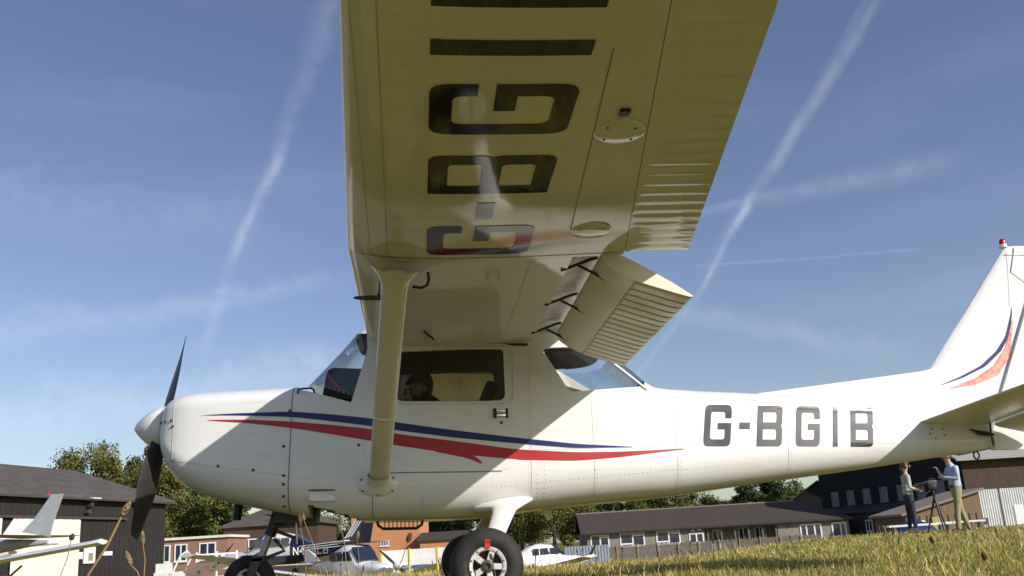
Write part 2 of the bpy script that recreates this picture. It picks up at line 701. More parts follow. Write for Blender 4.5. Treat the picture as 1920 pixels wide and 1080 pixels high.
def grass_field(n):
    u = RNG.random(n)
    D = 2.0 * (46 / 2.0) ** (u ** .80)
    spread = RNG.uniform(-.68, .62, n)
    s = D * spread
    x = CX + RGT.x * s + FWD.x * D
    y = CY + RGT.y * s + FWD.y * D
    z = ground_np(s, D) - .01
    patch = value_noise(s * .55 + 9, D * .55 + 3, 3)
    patch2 = value_noise(s * 2.1 + 5, D * 2.1 + 8, 5)
    lush = np.clip(.74 + .55 * (s / np.maximum(D, 3)) * 2 + (patch - .5) * 1.3 - .018 * np.maximum(D - 7, 0), 0, 1)
    h = (.042 + .045 * RNG.random(n)) * (.65 + .7 * patch2) * (1.25 - .35 * lush)
    tall = RNG.random(n) < .03
    h = np.where(tall, h * RNG.uniform(1.3, 2.0, n), h)
    near_left = (D < 5)
    w = np.clip(.0013 + .00042 * D, .0017, .017) * RNG.uniform(.7, 1.4, n)
    w = np.where(tall, w * .7, w)
    ang = RNG.uniform(0, 2 * PI, n)
    lean = RNG.uniform(.1, .75, n) * h
    la = RNG.uniform(0, 2 * PI, n)
    ux, uy = np.cos(ang) * w, np.sin(ang) * w
    lx, ly = np.cos(la) * lean, np.sin(la) * lean
    V = np.zeros((n, 5, 3))
    V[:, 0] = np.stack([x - ux, y - uy, z], 1)
    V[:, 1] = np.stack([x + ux, y + uy, z], 1)
    V[:, 2] = np.stack([x - ux * .8 + lx * .35, y - uy * .8 + ly * .35, z + h * .6], 1)
    V[:, 3] = np.stack([x + ux * .8 + lx * .35, y + uy * .8 + ly * .35, z + h * .6], 1)
    V[:, 4] = np.stack([x + lx, y + ly, z + h], 1)
    base = (np.arange(n) * 5)[:, None]
    F = np.concatenate([base + np.array([[0, 1, 3]]), base + np.array([[0, 3, 2]]), base + np.array([[2, 3, 4]])], 0)
    dry = np.array([.36, .29, .115])
    straw = np.array([.46, .36, .17])
    green = np.array([.215, .225, .058])
    dark = np.array([.135, .155, .042])
    brown = np.array([.17, .105, .045])
    k = RNG.random(n)
    col = np.where((k < lush * .72)[:, None], green + (dark - green) * RNG.random((n, 1)), dry + (straw - dry) * RNG.random((n, 1)))
    col = np.where((RNG.random(n) < .06 + .05 * (D > 8))[:, None], brown, col)
    col = np.where(tall[:, None], straw * (.8 + .4 * RNG.random((n, 1))), col)
    col *= (.72 + .56 * patch2)[:, None] * RNG.uniform(1.15, 1.8, (n, 1)) * np.array([1.0, 1.0, .82])
    me = bpy.data.meshes.new('meadow_grass')
    me.vertices.add(n * 5)
    me.vertices.foreach_set('co', V.reshape(-1))
    nf = len(F)
    me.loops.add(nf * 3)
    me.loops.foreach_set('vertex_index', F.reshape(-1).astype(np.int32))
    me.polygons.add(nf)
    me.polygons.foreach_set('loop_start', (np.arange(nf) * 3).astype(np.int32))
    try:
        me.polygons.foreach_set('loop_total', np.full(nf, 3, np.int32))
    except Exception:
        pass
    at = me.attributes.new('tint', 'FLOAT_COLOR', 'POINT')
    c4 = np.ones((n, 5, 4))
    c4[:, :, :3] = col[:, None, :]
    at.data.foreach_set('color', c4.reshape(-1))
    me.update()
    me.validate()
    me.materials.append(BLADE)
    return link(bpy.data.objects.new('meadow_grass', me))


grass = grass_field(300000)
tag(grass, 'long dry and green grass of the airfield meadow', 'grass', kind='stuff')

# ================================================================== BUILDINGS
BOARD = mat('black_boarding', (.023, .018, .0165), .8, vary=.35, vscale=3, stretch=(6, 6, .4), bump=.3, bscale=12)
BOARD_SHADED = mat('shaded_boarding', (.010, .008, .009), .85, vary=.4, vscale=3, stretch=(6, 6, .4))  # black boarding darkened: shade on the side wall is put into its colour
ROOFG = mat('old_grey_roofing', (.110, .092, .082), .9, vary=.35, vscale=2.2, color2=(.070, .058, .053), bump=.25, bscale=20)
ROOFB = mat('brown_tiles', (.072, .054, .045), .9, vary=.35, vscale=5, color2=(.040, .031, .027), bump=.4, bscale=30)
CREAM = mat('cream_door_paint', (.78, .745, .62), .55, vary=.12, vscale=2, stretch=(3, 3, .5))
RENDER = mat('grey_render', (.25, .23, .20), .9, vary=.2, vscale=3)
UPVC = mat('white_window_frame', (.82, .82, .80), .4, vary=.05)
PANE = mat('window_pane', (.045, .052, .085), .06, vary=.4, vscale=2, spec=.8)
BRICKO = mat('orange_brick', (.55, .25, .12), .9, vary=.25, vscale=20)
BRICKP = mat('pink_brick', (.30, .17, .125), .9, vary=.25, vscale=20)
BROWNW = mat('brown_boarding', (.075, .045, .032), .85, vary=.35, vscale=3, stretch=(6, 6, .5))
BLUEROOF = mat('slate_blue_roof', (.030, .034, .045), .7, vary=.2)
CORR = mat('pale_corrugated_steel', (.60, .62, .60), .5, vary=.12, vscale=2)
POSTW = mat('new_timber', (.30, .22, .12), .8)
FENCEW = mat('weathered_timber', (.17, .15, .125), .9, vary=.3, vscale=6)
CONC = mat('pale_concrete', (.5, .48, .44), .9)
WHITEG = mat('white_gloss', (.80, .80, .78), .4)


def frame_at(s, D, ang, z=None):
    """Empty whose +x runs at angle ang from 'right' towards 'ahead'"""
    o = empty('building', W(s, D, z), RZ0 + ang)
    return o


def gable(root, L, dp, hw, hr, wallm, roofm, over=.35, base=-.6, hip_r=0.0, hip_l=0.0):
    """walls + pitched roof, ridge along x; local origin front left corner at ground"""
    wl_ = MB()
    wl_.box((0, 0, base), (L, dp, hw))
    if hip_l == 0:
        wl_.add([(0.01, 0, hw), (0.01, dp, hw), (0.01, dp / 2, hr - .05)], [(0, 1, 2)])
    if hip_r == 0:
        wl_.add([(L - .01, 0, hw), (L - .01, dp, hw), (L - .01, dp / 2, hr - .05)], [(0, 1, 2)])
    wl_.build('wall', wallm, root)
    k = (hr - hw) / (dp / 2)
    o = over
    ze = hw - k * o
    a0 = hip_l if hip_l else -o * .6
    a1 = L - hip_r if hip_r else L + o * .6
    e0, e1 = -o, L + o
    t = .10
    v = []
    for dz in (0, t):
        v += [(e0, -o, ze + dz), (e1, -o, ze + dz), (e1, dp + o, ze + dz), (e0, dp + o, ze + dz), (a0, dp / 2, hr + dz), (a1, dp / 2, hr + dz)]
    f = [(6, 7, 11, 10), (8, 9, 10, 11), (7, 8, 11), (9, 6, 10), (1, 0, 4, 5), (3, 2, 5, 4), (2, 1, 5), (0, 3, 4),
         (0, 1, 7, 6), (1, 2, 8, 7), (2, 3, 9, 8), (3, 0, 6, 9)]
    rf_ = obj('roof', v, f, roofm, root)
    return rf_


def window(root, x0, x1, z0, z1, y=0, split=(.5,), bars=(), fr=.07, m=UPVC, pm=None):
    """white frame standing proud of the wall with panes behind the bars"""
    w_ = MB()
    w_.box((x0, y - .05, z0), (x0 + fr, y + .02, z1)).box((x1 - fr, y - .05, z0), (x1, y + .02, z1))
    w_.box((x0 + fr, y - .05, z0), (x1 - fr, y + .02, z0 + fr)).box((x0 + fr, y - .05, z1 - fr), (x1 - fr, y + .02, z1))
    for s_ in split:
        xs_ = x0 + (x1 - x0) * s_
        w_.box((xs_ - fr / 2, y - .048, z0 + fr), (xs_ + fr / 2, y + .02, z1 - fr))
    for a, b, zz in bars:
        xa, xb, zc = x0 + (x1 - x0) * a, x0 + (x1 - x0) * b, z0 + (z1 - z0) * zz
        w_.box((xa, y - .046, zc - fr / 2), (xb, y + .02, zc + fr / 2))
    o = w_.build('window', m, root)
    MB().box((x0 + .02, y - .012, z0 + .02), (x1 - .02, y - .008, z1 - .02)).build('pane', pm or PANE, o)
    MB().box((x0 - .05, y - .10, z0 - .05), (x1 + .05, y, z0 - .005)).build('sill', m, o)
    return o


def corrugated(x0, x1, y, z0, z1, pitch=.2, depth=.035):
    n = int((x1 - x0) / pitch * 2)
    v, f = [], []
    for k in range(n + 1):
        x = x0 + (x1 - x0) * k / n
        yy = y - (depth if k % 2 else 0)
        v += [(x, yy, z0), (x, yy, z1)]
    for k in range(n):
        f.append((2 * k, 2 * k + 2, 2 * k + 3, 2 * k + 1))
    return MB().add(v, f)


# --- black hangar with cream doors on the left
hg = frame_at(-21.42, 20.6, math.atan2(.977, .213), 0)
hg.name = 'black_hangar'
tag(hg, 'black boarded hangar with cream sliding doors and grey roof', 'hangar')
rf_ = gable(hg, 24, 10, 3.20, 4.85, BOARD, ROOFG, .28, -1.0)
for k in range(80):
    if not (9.9 < k * .3 < 18.1):
        MB().box((k * .3 + .02, -.012, -.9), (k * .3 + .055, 0, 3.18)).build('cover_strip', BOARD, hg)
    else:
        MB().box((k * .3 + .02, -.012, 2.36), (k * .3 + .055, 0, 3.18)).build('cover_strip', BOARD, hg)
MB().box((-.5, -.36, 3.04), (24.2, -.29, 3.13)).build('gutter', DARKGREY, rf_)
for x0, x1 in ((10.05, 13.85), (14.40, 18.05)):
    dd = corrugated(x0, x1, -.10, -.8, 2.30, .45, .02).build('sliding_door', CREAM, hg)
    MB().box((x0, -.09, 2.24), (x1, -.06, 2.31)).build('door_rail', CREAM, dd)
MB().box((9.2, -.16, 2.32), (21.0, -.05, 2.40)).build('door_track', DARKGREY, hg)
lm = MB().box((18.25, -.45, 3.02), (18.65, -.12, 3.10)).box((18.38, -.30, 2.80), (18.52, -.10, 3.02)).build('floodlight', DARKGREY, hg)
MB().box((18.22, -.50, 3.09), (18.7, -.10, 3.13)).build('lamp_hood', WHITEG, lm)
MB().box((18.30, -.20, 2.55), (18.55, -.02, 2.66)).build('alarm_box', DARKGREY, hg)
nb_ = MB().box((18.40, -.07, .62), (19.10, -.035, 1.25)).build('notice_board', WHITEG, hg)
MB().box((18.67, -.075, .72), (18.95, -.072, 1.02)).build('notice_print', POSTW, nb_)
MB().box((18.08, -.06, .80), (18.34, -.035, 1.06)).build('notice_board', WHITEG, hg)
MB().box((19.60, -.06, .90), (20.20, -.035, 1.06)).build('notice_board', WHITEG, hg)

# --- pink brick building and grey-roofed shed beyond it
pk = frame_at(-22.6, 58, 0)
pk.name = 'brick_office'
tag(pk, 'low pink brick office with flat cream roof edge behind the white gate', 'building')
MB().box((0, 0, -.5), (4.9, 6, 2.30)).build('wall', BRICKP, pk)
MB().box((-.15, -.15, 2.30), (5.05, 6.1, 2.44)).build('roof', CREAM, pk)
for x0 in (.75, 1.75):
    window(pk, x0, x0 + .75, 1.05, 2.05, 0, (.5,))
window(pk, 3.2, 4.2, 1.05, 2.05, 0, (.5,))

sd = frame_at(-19.2, 62, 0)
sd.name = 'hipped_shed'
tag(sd, 'brown shed with a plain grey hipped roof behind the nose wheel', 'shed')
gable(sd, 6.0, 6.0, 3.05, 4.35, BROWNW, ROOFG, .25, -.4, 2.6, 2.6)
window(sd, 1.0, 2.2, 1.2, 2.2, 0, (.5,))

# --- orange brick house seen under the belly
oh = frame_at(-13.6, 76, 0)
oh.name = 'orange_house'
tag(oh, 'sunlit orange brick house with white gable window seen below the fuselage', 'house')
MB().box((0, 0, -.5), (5.3, 7, 4.1)).add([(0, 0.005, 4.1), (5.3, 0.005, 4.1), (2.65, 0.005, 6.0)], [(0, 1, 2)]).build('wall', BRICKO, oh)
MB().add([(-.3, -.3, 3.95), (2.65, -.3, 6.1), (5.6, -.3, 3.95), (-.3, 7.3, 3.95), (2.65, 7.3, 6.1), (5.6, 7.3, 3.95),
          (-.3, -.3, 4.1), (2.65, -.3, 6.25), (5.6, -.3, 4.1), (-.3, 7.3, 4.1), (2.65, 7.3, 6.25), (5.6, 7.3, 4.1)],
         [(6, 7, 10, 9), (7, 8, 11, 10), (0, 3, 4, 1), (1, 4, 5, 2), (0, 1, 7, 6), (1, 2, 8, 7), (3, 9, 10, 4), (4, 10, 11, 5), (0, 6, 9, 3), (2, 5, 11, 8)]).build('roof', ROOFB, oh)
window(oh, 2.2, 2.9, 1.35, 1.75, 0, (.2, .4, .6, .8), fr=.04)
window(oh, .5, 1.5, 2.9, 3.7, 0, (.5,))
lb = frame_at(-8.1, 74, 0)
lb.name = 'brick_annex'
tag(lb, 'low orange brick annex with brown roof right of the brick house', 'building')
gable(lb, 3.4, 5, 1.55, 2.1, BRICKO, ROOFB, .2, -.6)

# --- long low clubhouse
GB = -1.3
cb = frame_at(4.71, 78, 0, GB)
cb.name = 'clubhouse'
tag(cb, 'long low grey clubhouse with brown roof and white framed windows', 'building')
L_ = 20.75
wl_ = MB()
wl_.box((0, 0, -.4), (9.3, 8.4, 2.20)).box((9.3, 1.5, -.4), (15.1, 8.4, 2.20)).box((15.1, 0, -.4), (L_, 8.4, 2.20))
wl_.add([(.01, 0, 2.2), (.01, 8.4, 2.2), (.01, 4.2, 3.65)], [(0, 1, 2)])
wl_.build('wall', RENDER, cb)
o_, t_ = .35, .12
ze = 2.20 - .12
v = []
for dz in (0, t_):
    v += [(-.5, -o_, ze + dz), (L_ + .3, -o_, ze + dz), (L_ + .3, 8.4 + o_, ze + dz), (-.5, 8.4 + o_, ze + dz), (-.5, 4.2, 3.65 + dz), (L_ - 2.9, 4.2, 3.65 + dz)]
rf_ = obj('roof', v, [(6, 7, 11, 10), (8, 9, 10, 11), (7, 8, 11), (1, 0, 4, 5), (3, 2, 5, 4), (2, 1, 5), (0, 1, 7, 6), (1, 2, 8, 7), (2, 3, 9, 8), (3, 0, 6, 9), (0, 4, 10, 6), (4, 3, 9, 10)], ROOFB, cb)
MB().tube([(-.5, 4.2, 3.80), (L_ - 2.9, 4.2, 3.80)], .09, 6).build('ridge_tiles', mat('ridge_clay', (.20, .165, .13), .9), rf_)
MB().box((-.5, -.45, 2.02), (L_ + .3, -.36, 2.12)).build('gutter', BLACK, rf_)
MB().box((-.62, -.4, -.4), (-.40, -.1, 2.1)).build('downpipe', BLACK, cb)
for x0, x1, z0, z1, sp_, br in ((.25, 1.75, .98, 2.02, (.52,), ((.52, 1, .78),)), (2.58, 4.55, .95, 2.04, (.52,), ((.0, .52, .22), (.52, 1, .78))),
                                (5.46, 7.38, .95, 2.04, (.52,), ((.0, .52, .22), (.52, 1, .78))), (8.05, 9.22, .90, 1.72, (.5,), ()),
                                (16.85, 18.55, .62, 1.86, (.30, .68), ()), (19.35, 20.5, .70, 1.86, (.62,), ())):
    window(cb, x0, x1, z0, z1, 0, sp_, br, .11)
MB().tube([(8.2, -.2, 1.92), (8.5, -.2, 1.92)], .06, 8).build('eaves_lamp', WHITEG, cb)
MB().tube([(8.75, -.2, 1.94), (9.05, -.2, 1.94)], .06, 8).build('eaves_lamp', WHITEG, cb)
for k in range(6):
    x = 9.5 + k * 1.08
    MB().box((x, -.05, -.3), (x + .12, .07, 2.05)).build('veranda_post', FENCEW, cb)
MB().box((9.3, -.08, 1.92), (15.1, .0, 2.06)).build('veranda_beam', FENCEW, cb)
for x0 in (10.2, 12.3, 13.6):
    window(cb, x0, x0 + .8, .6, 1.9, 1.5, (.5,))
MB().lathe([(-.05, .11), (-.02, .13), (0, .13)], (16.0, 0, 1.75), 'Y', 14).build('wall_sign', REDTAG, cb)
for k, (x, zz) in enumerate(((10.0, .75), (10.6, .8), (11.4, .78))):
    ch = MB().box((x, .5, zz - .5), (x + .5, 1.0, zz - .44)).box((x, .95, zz - .5), (x + .5, 1.0, zz + .15))
    for dx in (0, .45):
        ch.box((x + dx, .5, -.3), (x + dx + .05, .55, zz - .5))
        ch.box((x + dx, .95, -.3), (x + dx + .05, 1.0, zz - .5))
    c_ = ch.build('garden_chair', WHITEG)
    c_.parent = None
    c_.matrix_world = cb.matrix_basis.copy()
    tag(c_, ['white garden chair on the veranda nearest the clubhouse porch window', 'white garden chair on the veranda between two other chairs', 'white garden chair on the veranda farthest right'][k], 'chair', 'garden chairs on the veranda')

# --- picket fence in front of the clubhouse
fn = frame_at(3.4, 70, 0, GB + .16)
fn.name = 'picket_fence'
tag(fn, 'weathered low timber fence with pale posts in front of the clubhouse', 'fence')
for k in range(12):
    x = k * 1.45
    MB().box((x - .05, -.05, -.3), (x + .05, .05, 1.03)).build('post', POSTW, fn)
    pn = MB()
    for j in range(9):
        xx = x + .10 + j * .145
        pn.box((xx, .02, .05), (xx + .125, .045, .93 + .02 * (j % 2)))
    pn.box((x, .045, .25), (x + 1.45, .09, .33)).box((x, .045, .72), (x + 1.45, .09, .80))
    pn.build('fence_panel', FENCEW, fn)

# --- roofs behind the clubhouse
rb = frame_at(22.0, 95, 0, GB)
rb.name = 'rear_block'
tag(rb, 'small grey roofed block peeping over the clubhouse ridge', 'building')
gable(rb, 5.6, 5, 3.0, 4.15, RENDER, ROOFG, .3, -.4, 1.0, 0)
bn = frame_at(29.6, 108, -.45, GB)
bn.name = 'dark_barn'
tag(bn, 'dark gabled barn with pale roof between trees and black hangar', 'barn')
MB().box((0, 0, -.4), (5.6, 9, 4.6)).add([(0, 0, 4.6), (5.6, 0, 4.6), (2.8, 0, 6.3)], [(0, 1, 2)]).build('wall', BOARD, bn)
MB().add([(-.3, -.3, 4.5), (2.8, -.3, 6.4), (5.9, -.3, 4.5), (-.3, 9.3, 4.5), (2.8, 9.3, 6.4), (5.9, 9.3, 4.5),
          (-.3, -.3, 4.62), (2.8, -.3, 6.52), (5.9, -.3, 4.62), (-.3, 9.3, 4.62), (2.8, 9.3, 6.52), (5.9, 9.3, 4.62)],
         [(6, 7, 10, 9), (7, 8, 11, 10), (0, 3, 4, 1), (1, 4, 5, 2), (0, 1, 7, 6), (1, 2, 8, 7), (3, 9, 10, 4), (4, 10, 11, 5), (0, 6, 9, 3), (2, 5, 11, 8)]).build('roof', ROOFG, bn)

# --- big black hangar on the right: long side wall with windows, then the door front
P0, P1 = Vector((26.6, 88)), Vector((32.4, 72))
e_ = (P1 - P0)
rh = frame_at(P0.x, P0.y, math.atan2(e_.y, e_.x), GB)
rh.name = 'large_hangar'
tag(rh, 'large black hangar with a row of side windows and pale corrugated doors', 'hangar')
Lr = e_.length
MB().box((0, 0, -.4), (Lr, 16, 11.5)).build('wall', BOARD_SHADED, rh)
for k in range(45):
    MB().box((k * .38, -.012, 3.2), (k * .38 + .05, 0, 11.4)).build('cover_strip', BOARD_SHADED, rh)
PANEL = mat('hazy_window_panel', (.20, .21, .21), .5, vary=.2)
for k in range(7):
    x = 1.5 + k * 2.1
    window(rh, x, x + .95, 3.25, 4.45, 0, (), (), .06, PANEL, PANEL)
lt = MB().add([(-.2, 0, 3.15), (Lr, 0, 3.15), (Lr, -3.0, 2.55), (-.2, -3.0, 2.55), (-.2, 0, 3.05), (Lr, 0, 3.05), (Lr, -3.0, 2.45), (-.2, -3.0, 2.45)],
              [(0, 1, 2, 3), (7, 6, 5, 4), (3, 2, 6, 7), (0, 3, 7, 4), (1, 5, 6, 2)]).build('lean_to_roof', BLUEROOF, rh)
MB().box((0, -2.8, -.4), (Lr - .1, -.02, 2.46)).build('lean_to_wall', BROWNW, rh)
for k in range(40):
    MB().box((k * .42, -2.83, -.4), (k * .42 + .05, -2.80, 2.42)).build('cover_strip', BROWNW, rh)
for x0 in (2.4, 5.6, 9.0, 12.2):
    window(rh, x0, x0 + .8, 1.0, 1.9, -2.83, (.5,), (), .07)
# door front, square to the right
fr_ = frame_at(P1.x, P1.y, 0, GB)
fr_.name = 'hangar_front'
fr_.parent = None
tag(fr_, 'dark hangar front with grey roof edge and pale corrugated door leaves', 'hangar')
MB().box((.05, .02, -.4), (24, 14, 5.75)).build('wall', BROWNW, fr_)
MB().add([(-.6, -.7, 5.65), (24.5, -.7, 5.65), (24.5, 7, 8.6), (-.6, 7, 8.6), (-.6, -.7, 5.80), (24.5, -.7, 5.80), (24.5, 7, 8.75), (-.6, 7, 8.75)],
         [(3, 2, 1, 0), (4, 5, 6, 7), (0, 1, 5, 4), (1, 2, 6, 5), (2, 3, 7, 6), (3, 0, 4, 7)]).build('roof', mat('pale_sheet_roof', (.36, .34, .33), .8), fr_)
x = -.30
for k in range(6):
    x0 = .10 + k * 2.28
    dd = corrugated(x0, x0 + 2.18, -.06, -.35, 3.52, .17, .04).build('door_leaf', CORR, fr_)
    MB().box((x0 + 2.18, -.10, -.35), (x0 + 2.27, 0, 3.56)).build('door_post', BROWNW, dd)
    if k % 2:
        MB().box((x0 + .85, -.125, .9), (x0 + 1.5, -.105, 2.3)).build('door_panel', UPVC, dd)
    else:
        MB().box((x0 + .75, -.125, 1.05), (x0 + 1.10, -.105, 1.5)).build('door_vent', DARKGREY, dd)

# --- brown store with sloping roof edges behind the two people
bs_ = frame_at(21.5, 56, .08, GB)
bs_.name = 'brown_store'
tag(bs_, 'brown timber store with a lean-to roof behind the two people', 'shed')
MB().add([(0, 0, -.4), (4.6, 0, -.4), (4.6, 0, 3.0), (0, 0, 1.9), (0, 4, -.4), (4.6, 4, -.4), (4.6, 4, 3.0), (0, 4, 1.9)],
         [(0, 1, 2, 3), (5, 4, 7, 6), (4, 0, 3, 7), (1, 5, 6, 2), (3, 2, 6, 7)]).build('wall', mat('tan_boarding', (.20, .13, .075), .85, vary=.3, vscale=3, stretch=(6, 6, .5)), bs_)
MB().add([(-.3, -.3, 1.88), (4.8, -.3, 3.08), (4.8, 4.2, 3.08), (-.3, 4.2, 1.88), (-.3, -.3, 2.02), (4.8, -.3, 3.22), (4.8, 4.2, 3.22), (-.3, 4.2, 2.02)],
         [(3, 2, 1, 0), (4, 5, 6, 7), (0, 1, 5, 4), (1, 2, 6, 5), (2, 3, 7, 6), (3, 0, 4, 7)]).build('roof', mat('faded_felt', (.26, .20, .17), .9), bs_)
for k in range(11):
    MB().box((k * .42, -.03, -.3), (k * .42 + .06, 0, 1.85)).build('cover_strip', BROWNW, bs_)
window(bs_, .5, 1.1, .9, 1.6, -.03, ())
MB().box((1.55, -.06, .6), (2.2, -.01, 1.75)).build('yellow_board', mat('ochre_board', (.38, .33, .12), .8), bs_)

# ================================================================== TREES
def leaf_mat(name, a, b, c):
    m = bpy.data.materials.new(name)
    m.use_nodes = True
    N, L = m.node_tree.nodes, m.node_tree.links
    bs = N['Principled BSDF']
    bs.inputs['Roughness'].default_value = .7
    bs.inputs['Specular IOR Level'].default_value = .2
    tc = N.new('ShaderNodeTexCoord')
    n1 = N.new('ShaderNodeTexNoise')
    n1.inputs['Scale'].default_value = .8
    n1.inputs['Detail'].default_value = 6
    L.new(tc.outputs['Object'], n1.inputs['Vector'])
    r = N.new('ShaderNodeValToRGB')
    r.color_ramp.elements[0].position = .34
    r.color_ramp.elements[0].color = (*a, 1)
    r.color_ramp.elements[1].position = .68
    r.color_ramp.elements[1].color = (*c, 1)
    e = r.color_ramp.elements.new(.5)
    e.color = (*b, 1)
    L.new(n1.outputs['Fac'], r.inputs['Fac'])
    L.new(r.outputs['Color'], bs.inputs['Base Color'])
    return m


LEAF = [leaf_mat('leaf_green', (.045, .070, .016), (.092, .115, .026), (.155, .155, .040)),
        leaf_mat('leaf_turning', (.055, .068, .017), (.115, .118, .028), (.190, .155, .042)),
        leaf_mat('leaf_dark', (.024, .042, .015), (.046, .068, .022), (.078, .092, .028))]
BARK = mat('bark', (.06, .045, .034), .95, vary=.4, vscale=8)


def crown_mesh(seed, h, wdt, nleaf, leaf, material):
    r = np.random.default_rng(seed)
    nb = 40
    blobs = []
    for k in range(nb):
        zc = r.uniform(.22, .92)
        rad = wdt * .5 * math.sqrt(max(.05, 1 - ((zc - .52) / .52) ** 2))
        a = r.uniform(0, 2 * PI)
        q = rad * math.sqrt(r.random()) * .85
        blobs.append((q * math.cos(a), q * math.sin(a), zc * h, wdt * r.uniform(.07, .19)))
    per = nleaf // nb
    P, R_ = [], []
    for bx, by, bz, br in blobs:
        d = r.normal(size=(per, 3))
        d /= np.linalg.norm(d, axis=1)[:, None]
        rad = br * (r.random(per) ** .28) * r.uniform(.8, 1.15, per)
        p = d * rad[:, None] * np.array([1, 1, .8]) + np.array([bx, by, bz])
        P.append(p)
        R_.append(d)
    P, Dn = np.concatenate(P), np.concatenate(R_)
    n = len(P)
    nr = Dn + r.normal(size=(n, 3)) * .7
    nr /= np.linalg.norm(nr, axis=1)[:, None]
    t = np.cross(nr, r.normal(size=(n, 3)))
    t /= np.linalg.norm(t, axis=1)[:, None]
    b = np.cross(nr, t)
    sz = leaf * r.uniform(.6, 1.3, (n, 1))
    V = np.stack([P - t * sz, P - b * sz * .6, P + t * sz, P + b * sz * .6], 1).reshape(-1, 3)
    F = (np.arange(n) * 4)[:, None] + np.array([[0, 1, 2, 3]])
    me = bpy.data.meshes.new('crown')
    me.from_pydata(V.tolist(), [], F.tolist())
    me.materials.append(material)
    return me, blobs


def trunk_mesh(seed, h, blobs):
    r = random.Random(seed)
    m = MB()
    m.tube([(0, 0, -.5), (.05, .02, h * .2), (.1, -.05, h * .45), (.05, .05, h * .75)], [h * .030, h * .024, h * .016, h * .005], 8)
    for k in range(7):
        bx, by, bz, br = blobs[k * 3]
        z0 = h * r.uniform(.22, .5)
        m.tube([(.05, 0, z0), (bx * .5, by * .5, (z0 + bz) / 2 - .1 * h * .3), (bx, by, bz)], [h * .012, h * .008, h * .003], 6)
    o = m.build('trunk', BARK, None, 60)
    me = o.data
    bpy.data.objects.remove(o)
    return me


TV = []
for k, (h, wdt, mi) in enumerate(((10, 8, 0), (10, 9.5, 1), (8, 7, 0), (8, 8.5, 1), (9, 6.5, 2), (6, 6.5, 0))):
    c_, b_ = crown_mesh(40 + k, h, wdt, 15000, .125, LEAF[mi])
    TV.append((c_, trunk_mesh(60 + k, h, b_), h))


def tree(s, D, height, k, label, name='tree', group=None, wide=1.0):
    cm, tm, h = TV[k]
    root = empty(name, W(s, D), random.uniform(0, 6.28))
    f = height / h
    root.scale = (f * wide, f * wide, f)
    link(bpy.data.objects.new('trunk', tm), root)
    link(bpy.data.objects.new('crown', cm), root)
    tag(root, label, 'tree', group)
    return root


LT = 'trees behind the left hangar'
tree(-38.5, 78, 8.6, 3, 'rounded low tree at the far left over the black hangar roof', 'tree', LT)
tree(-33.8, 76, 10.4, 1, 'tall tree turning yellow just left of the lower propeller blade', 'tree', LT, .8)
tree(-30.6, 79, 11.2, 0, 'tallest green tree rising behind the spinner', 'tree', LT, .8)
tree(-27.6, 74, 8.6, 1, 'yellowing tree between the propeller and the cowling underside', 'tree', LT, .9)
tree(-24.8, 76, 7.9, 0, 'green tree under the nose bowl', 'tree', LT)
tree(-22.5, 72, 7.0, 2, 'dark tree in front of the pink brick office skyline', 'tree', LT)
tree(-20.0, 84, 8.0, 1, 'yellowing tree above the hipped shed roof', 'tree', LT)
tree(-16.0, 90, 7.6, 0, 'green tree right of the hipped shed', 'tree', LT)
MT = 'trees seen under the fuselage'
tree(-9.0, 100, 8.2, 4, 'dark narrow tree just right of the orange house', 'tree', MT)
tree(-4.5, 96, 8.0, 2, 'green tree left of the left main gear leg', 'tree', MT)
tree(-1.0, 104, 8.2, 0, 'green tree directly behind the left main gear leg', 'tree', MT)
tree(2.6, 96, 7.8, 3, 'yellow green tree at the left gable of the clubhouse', 'tree', MT)
tree(6.5, 104, 7.8, 4, 'dark tree above the left end of the clubhouse ridge', 'tree', MT, 1.3)
tree(11.0, 106, 7.6, 0, 'green tree above the middle of the clubhouse ridge', 'tree', MT, 1.2)
tree(15.5, 110, 7.2, 3, 'yellow green tree above the clubhouse veranda', 'tree', MT, 1.2)
tree(20.0, 116, 6.7, 2, 'low green tree left of the large dark tree', 'tree', MT, 1.2)
tree(26.6, 112, 7.9, 4, 'large dark tree against the sky left of the barn', 'tree', MT, 1.3)
tree(35.5, 130, 7.6, 5, 'small tree against the sky beside the black hangar', 'tree', MT)
for k in range(16):
    tree(-70 + k * 11.5, 165 + 14 * math.sin(k * 2.1), 8.2 + 1.6 * math.sin(k * 1.3), [0, 4, 2, 3][k % 4], 'distant tree in the wood edge far beyond the airfield buildings', 'tree', 'far wood edge', 1.7)

# ================================================================== THE AIRCRAFT (x aft of the firewall, y to its right side, z up)
TH = 0.0389
AC = bpy.data.objects.new('light_aircraft', None)
COL.objects.link(AC)
AC.rotation_euler = (0, TH, 0)
AC.location = (1.19 - 1.19 * math.cos(TH), 0, 1.19 * math.sin(TH))
tag(AC, 'white high-wing light aircraft with red and blue stripes parked on the grass in front', 'aircraft')

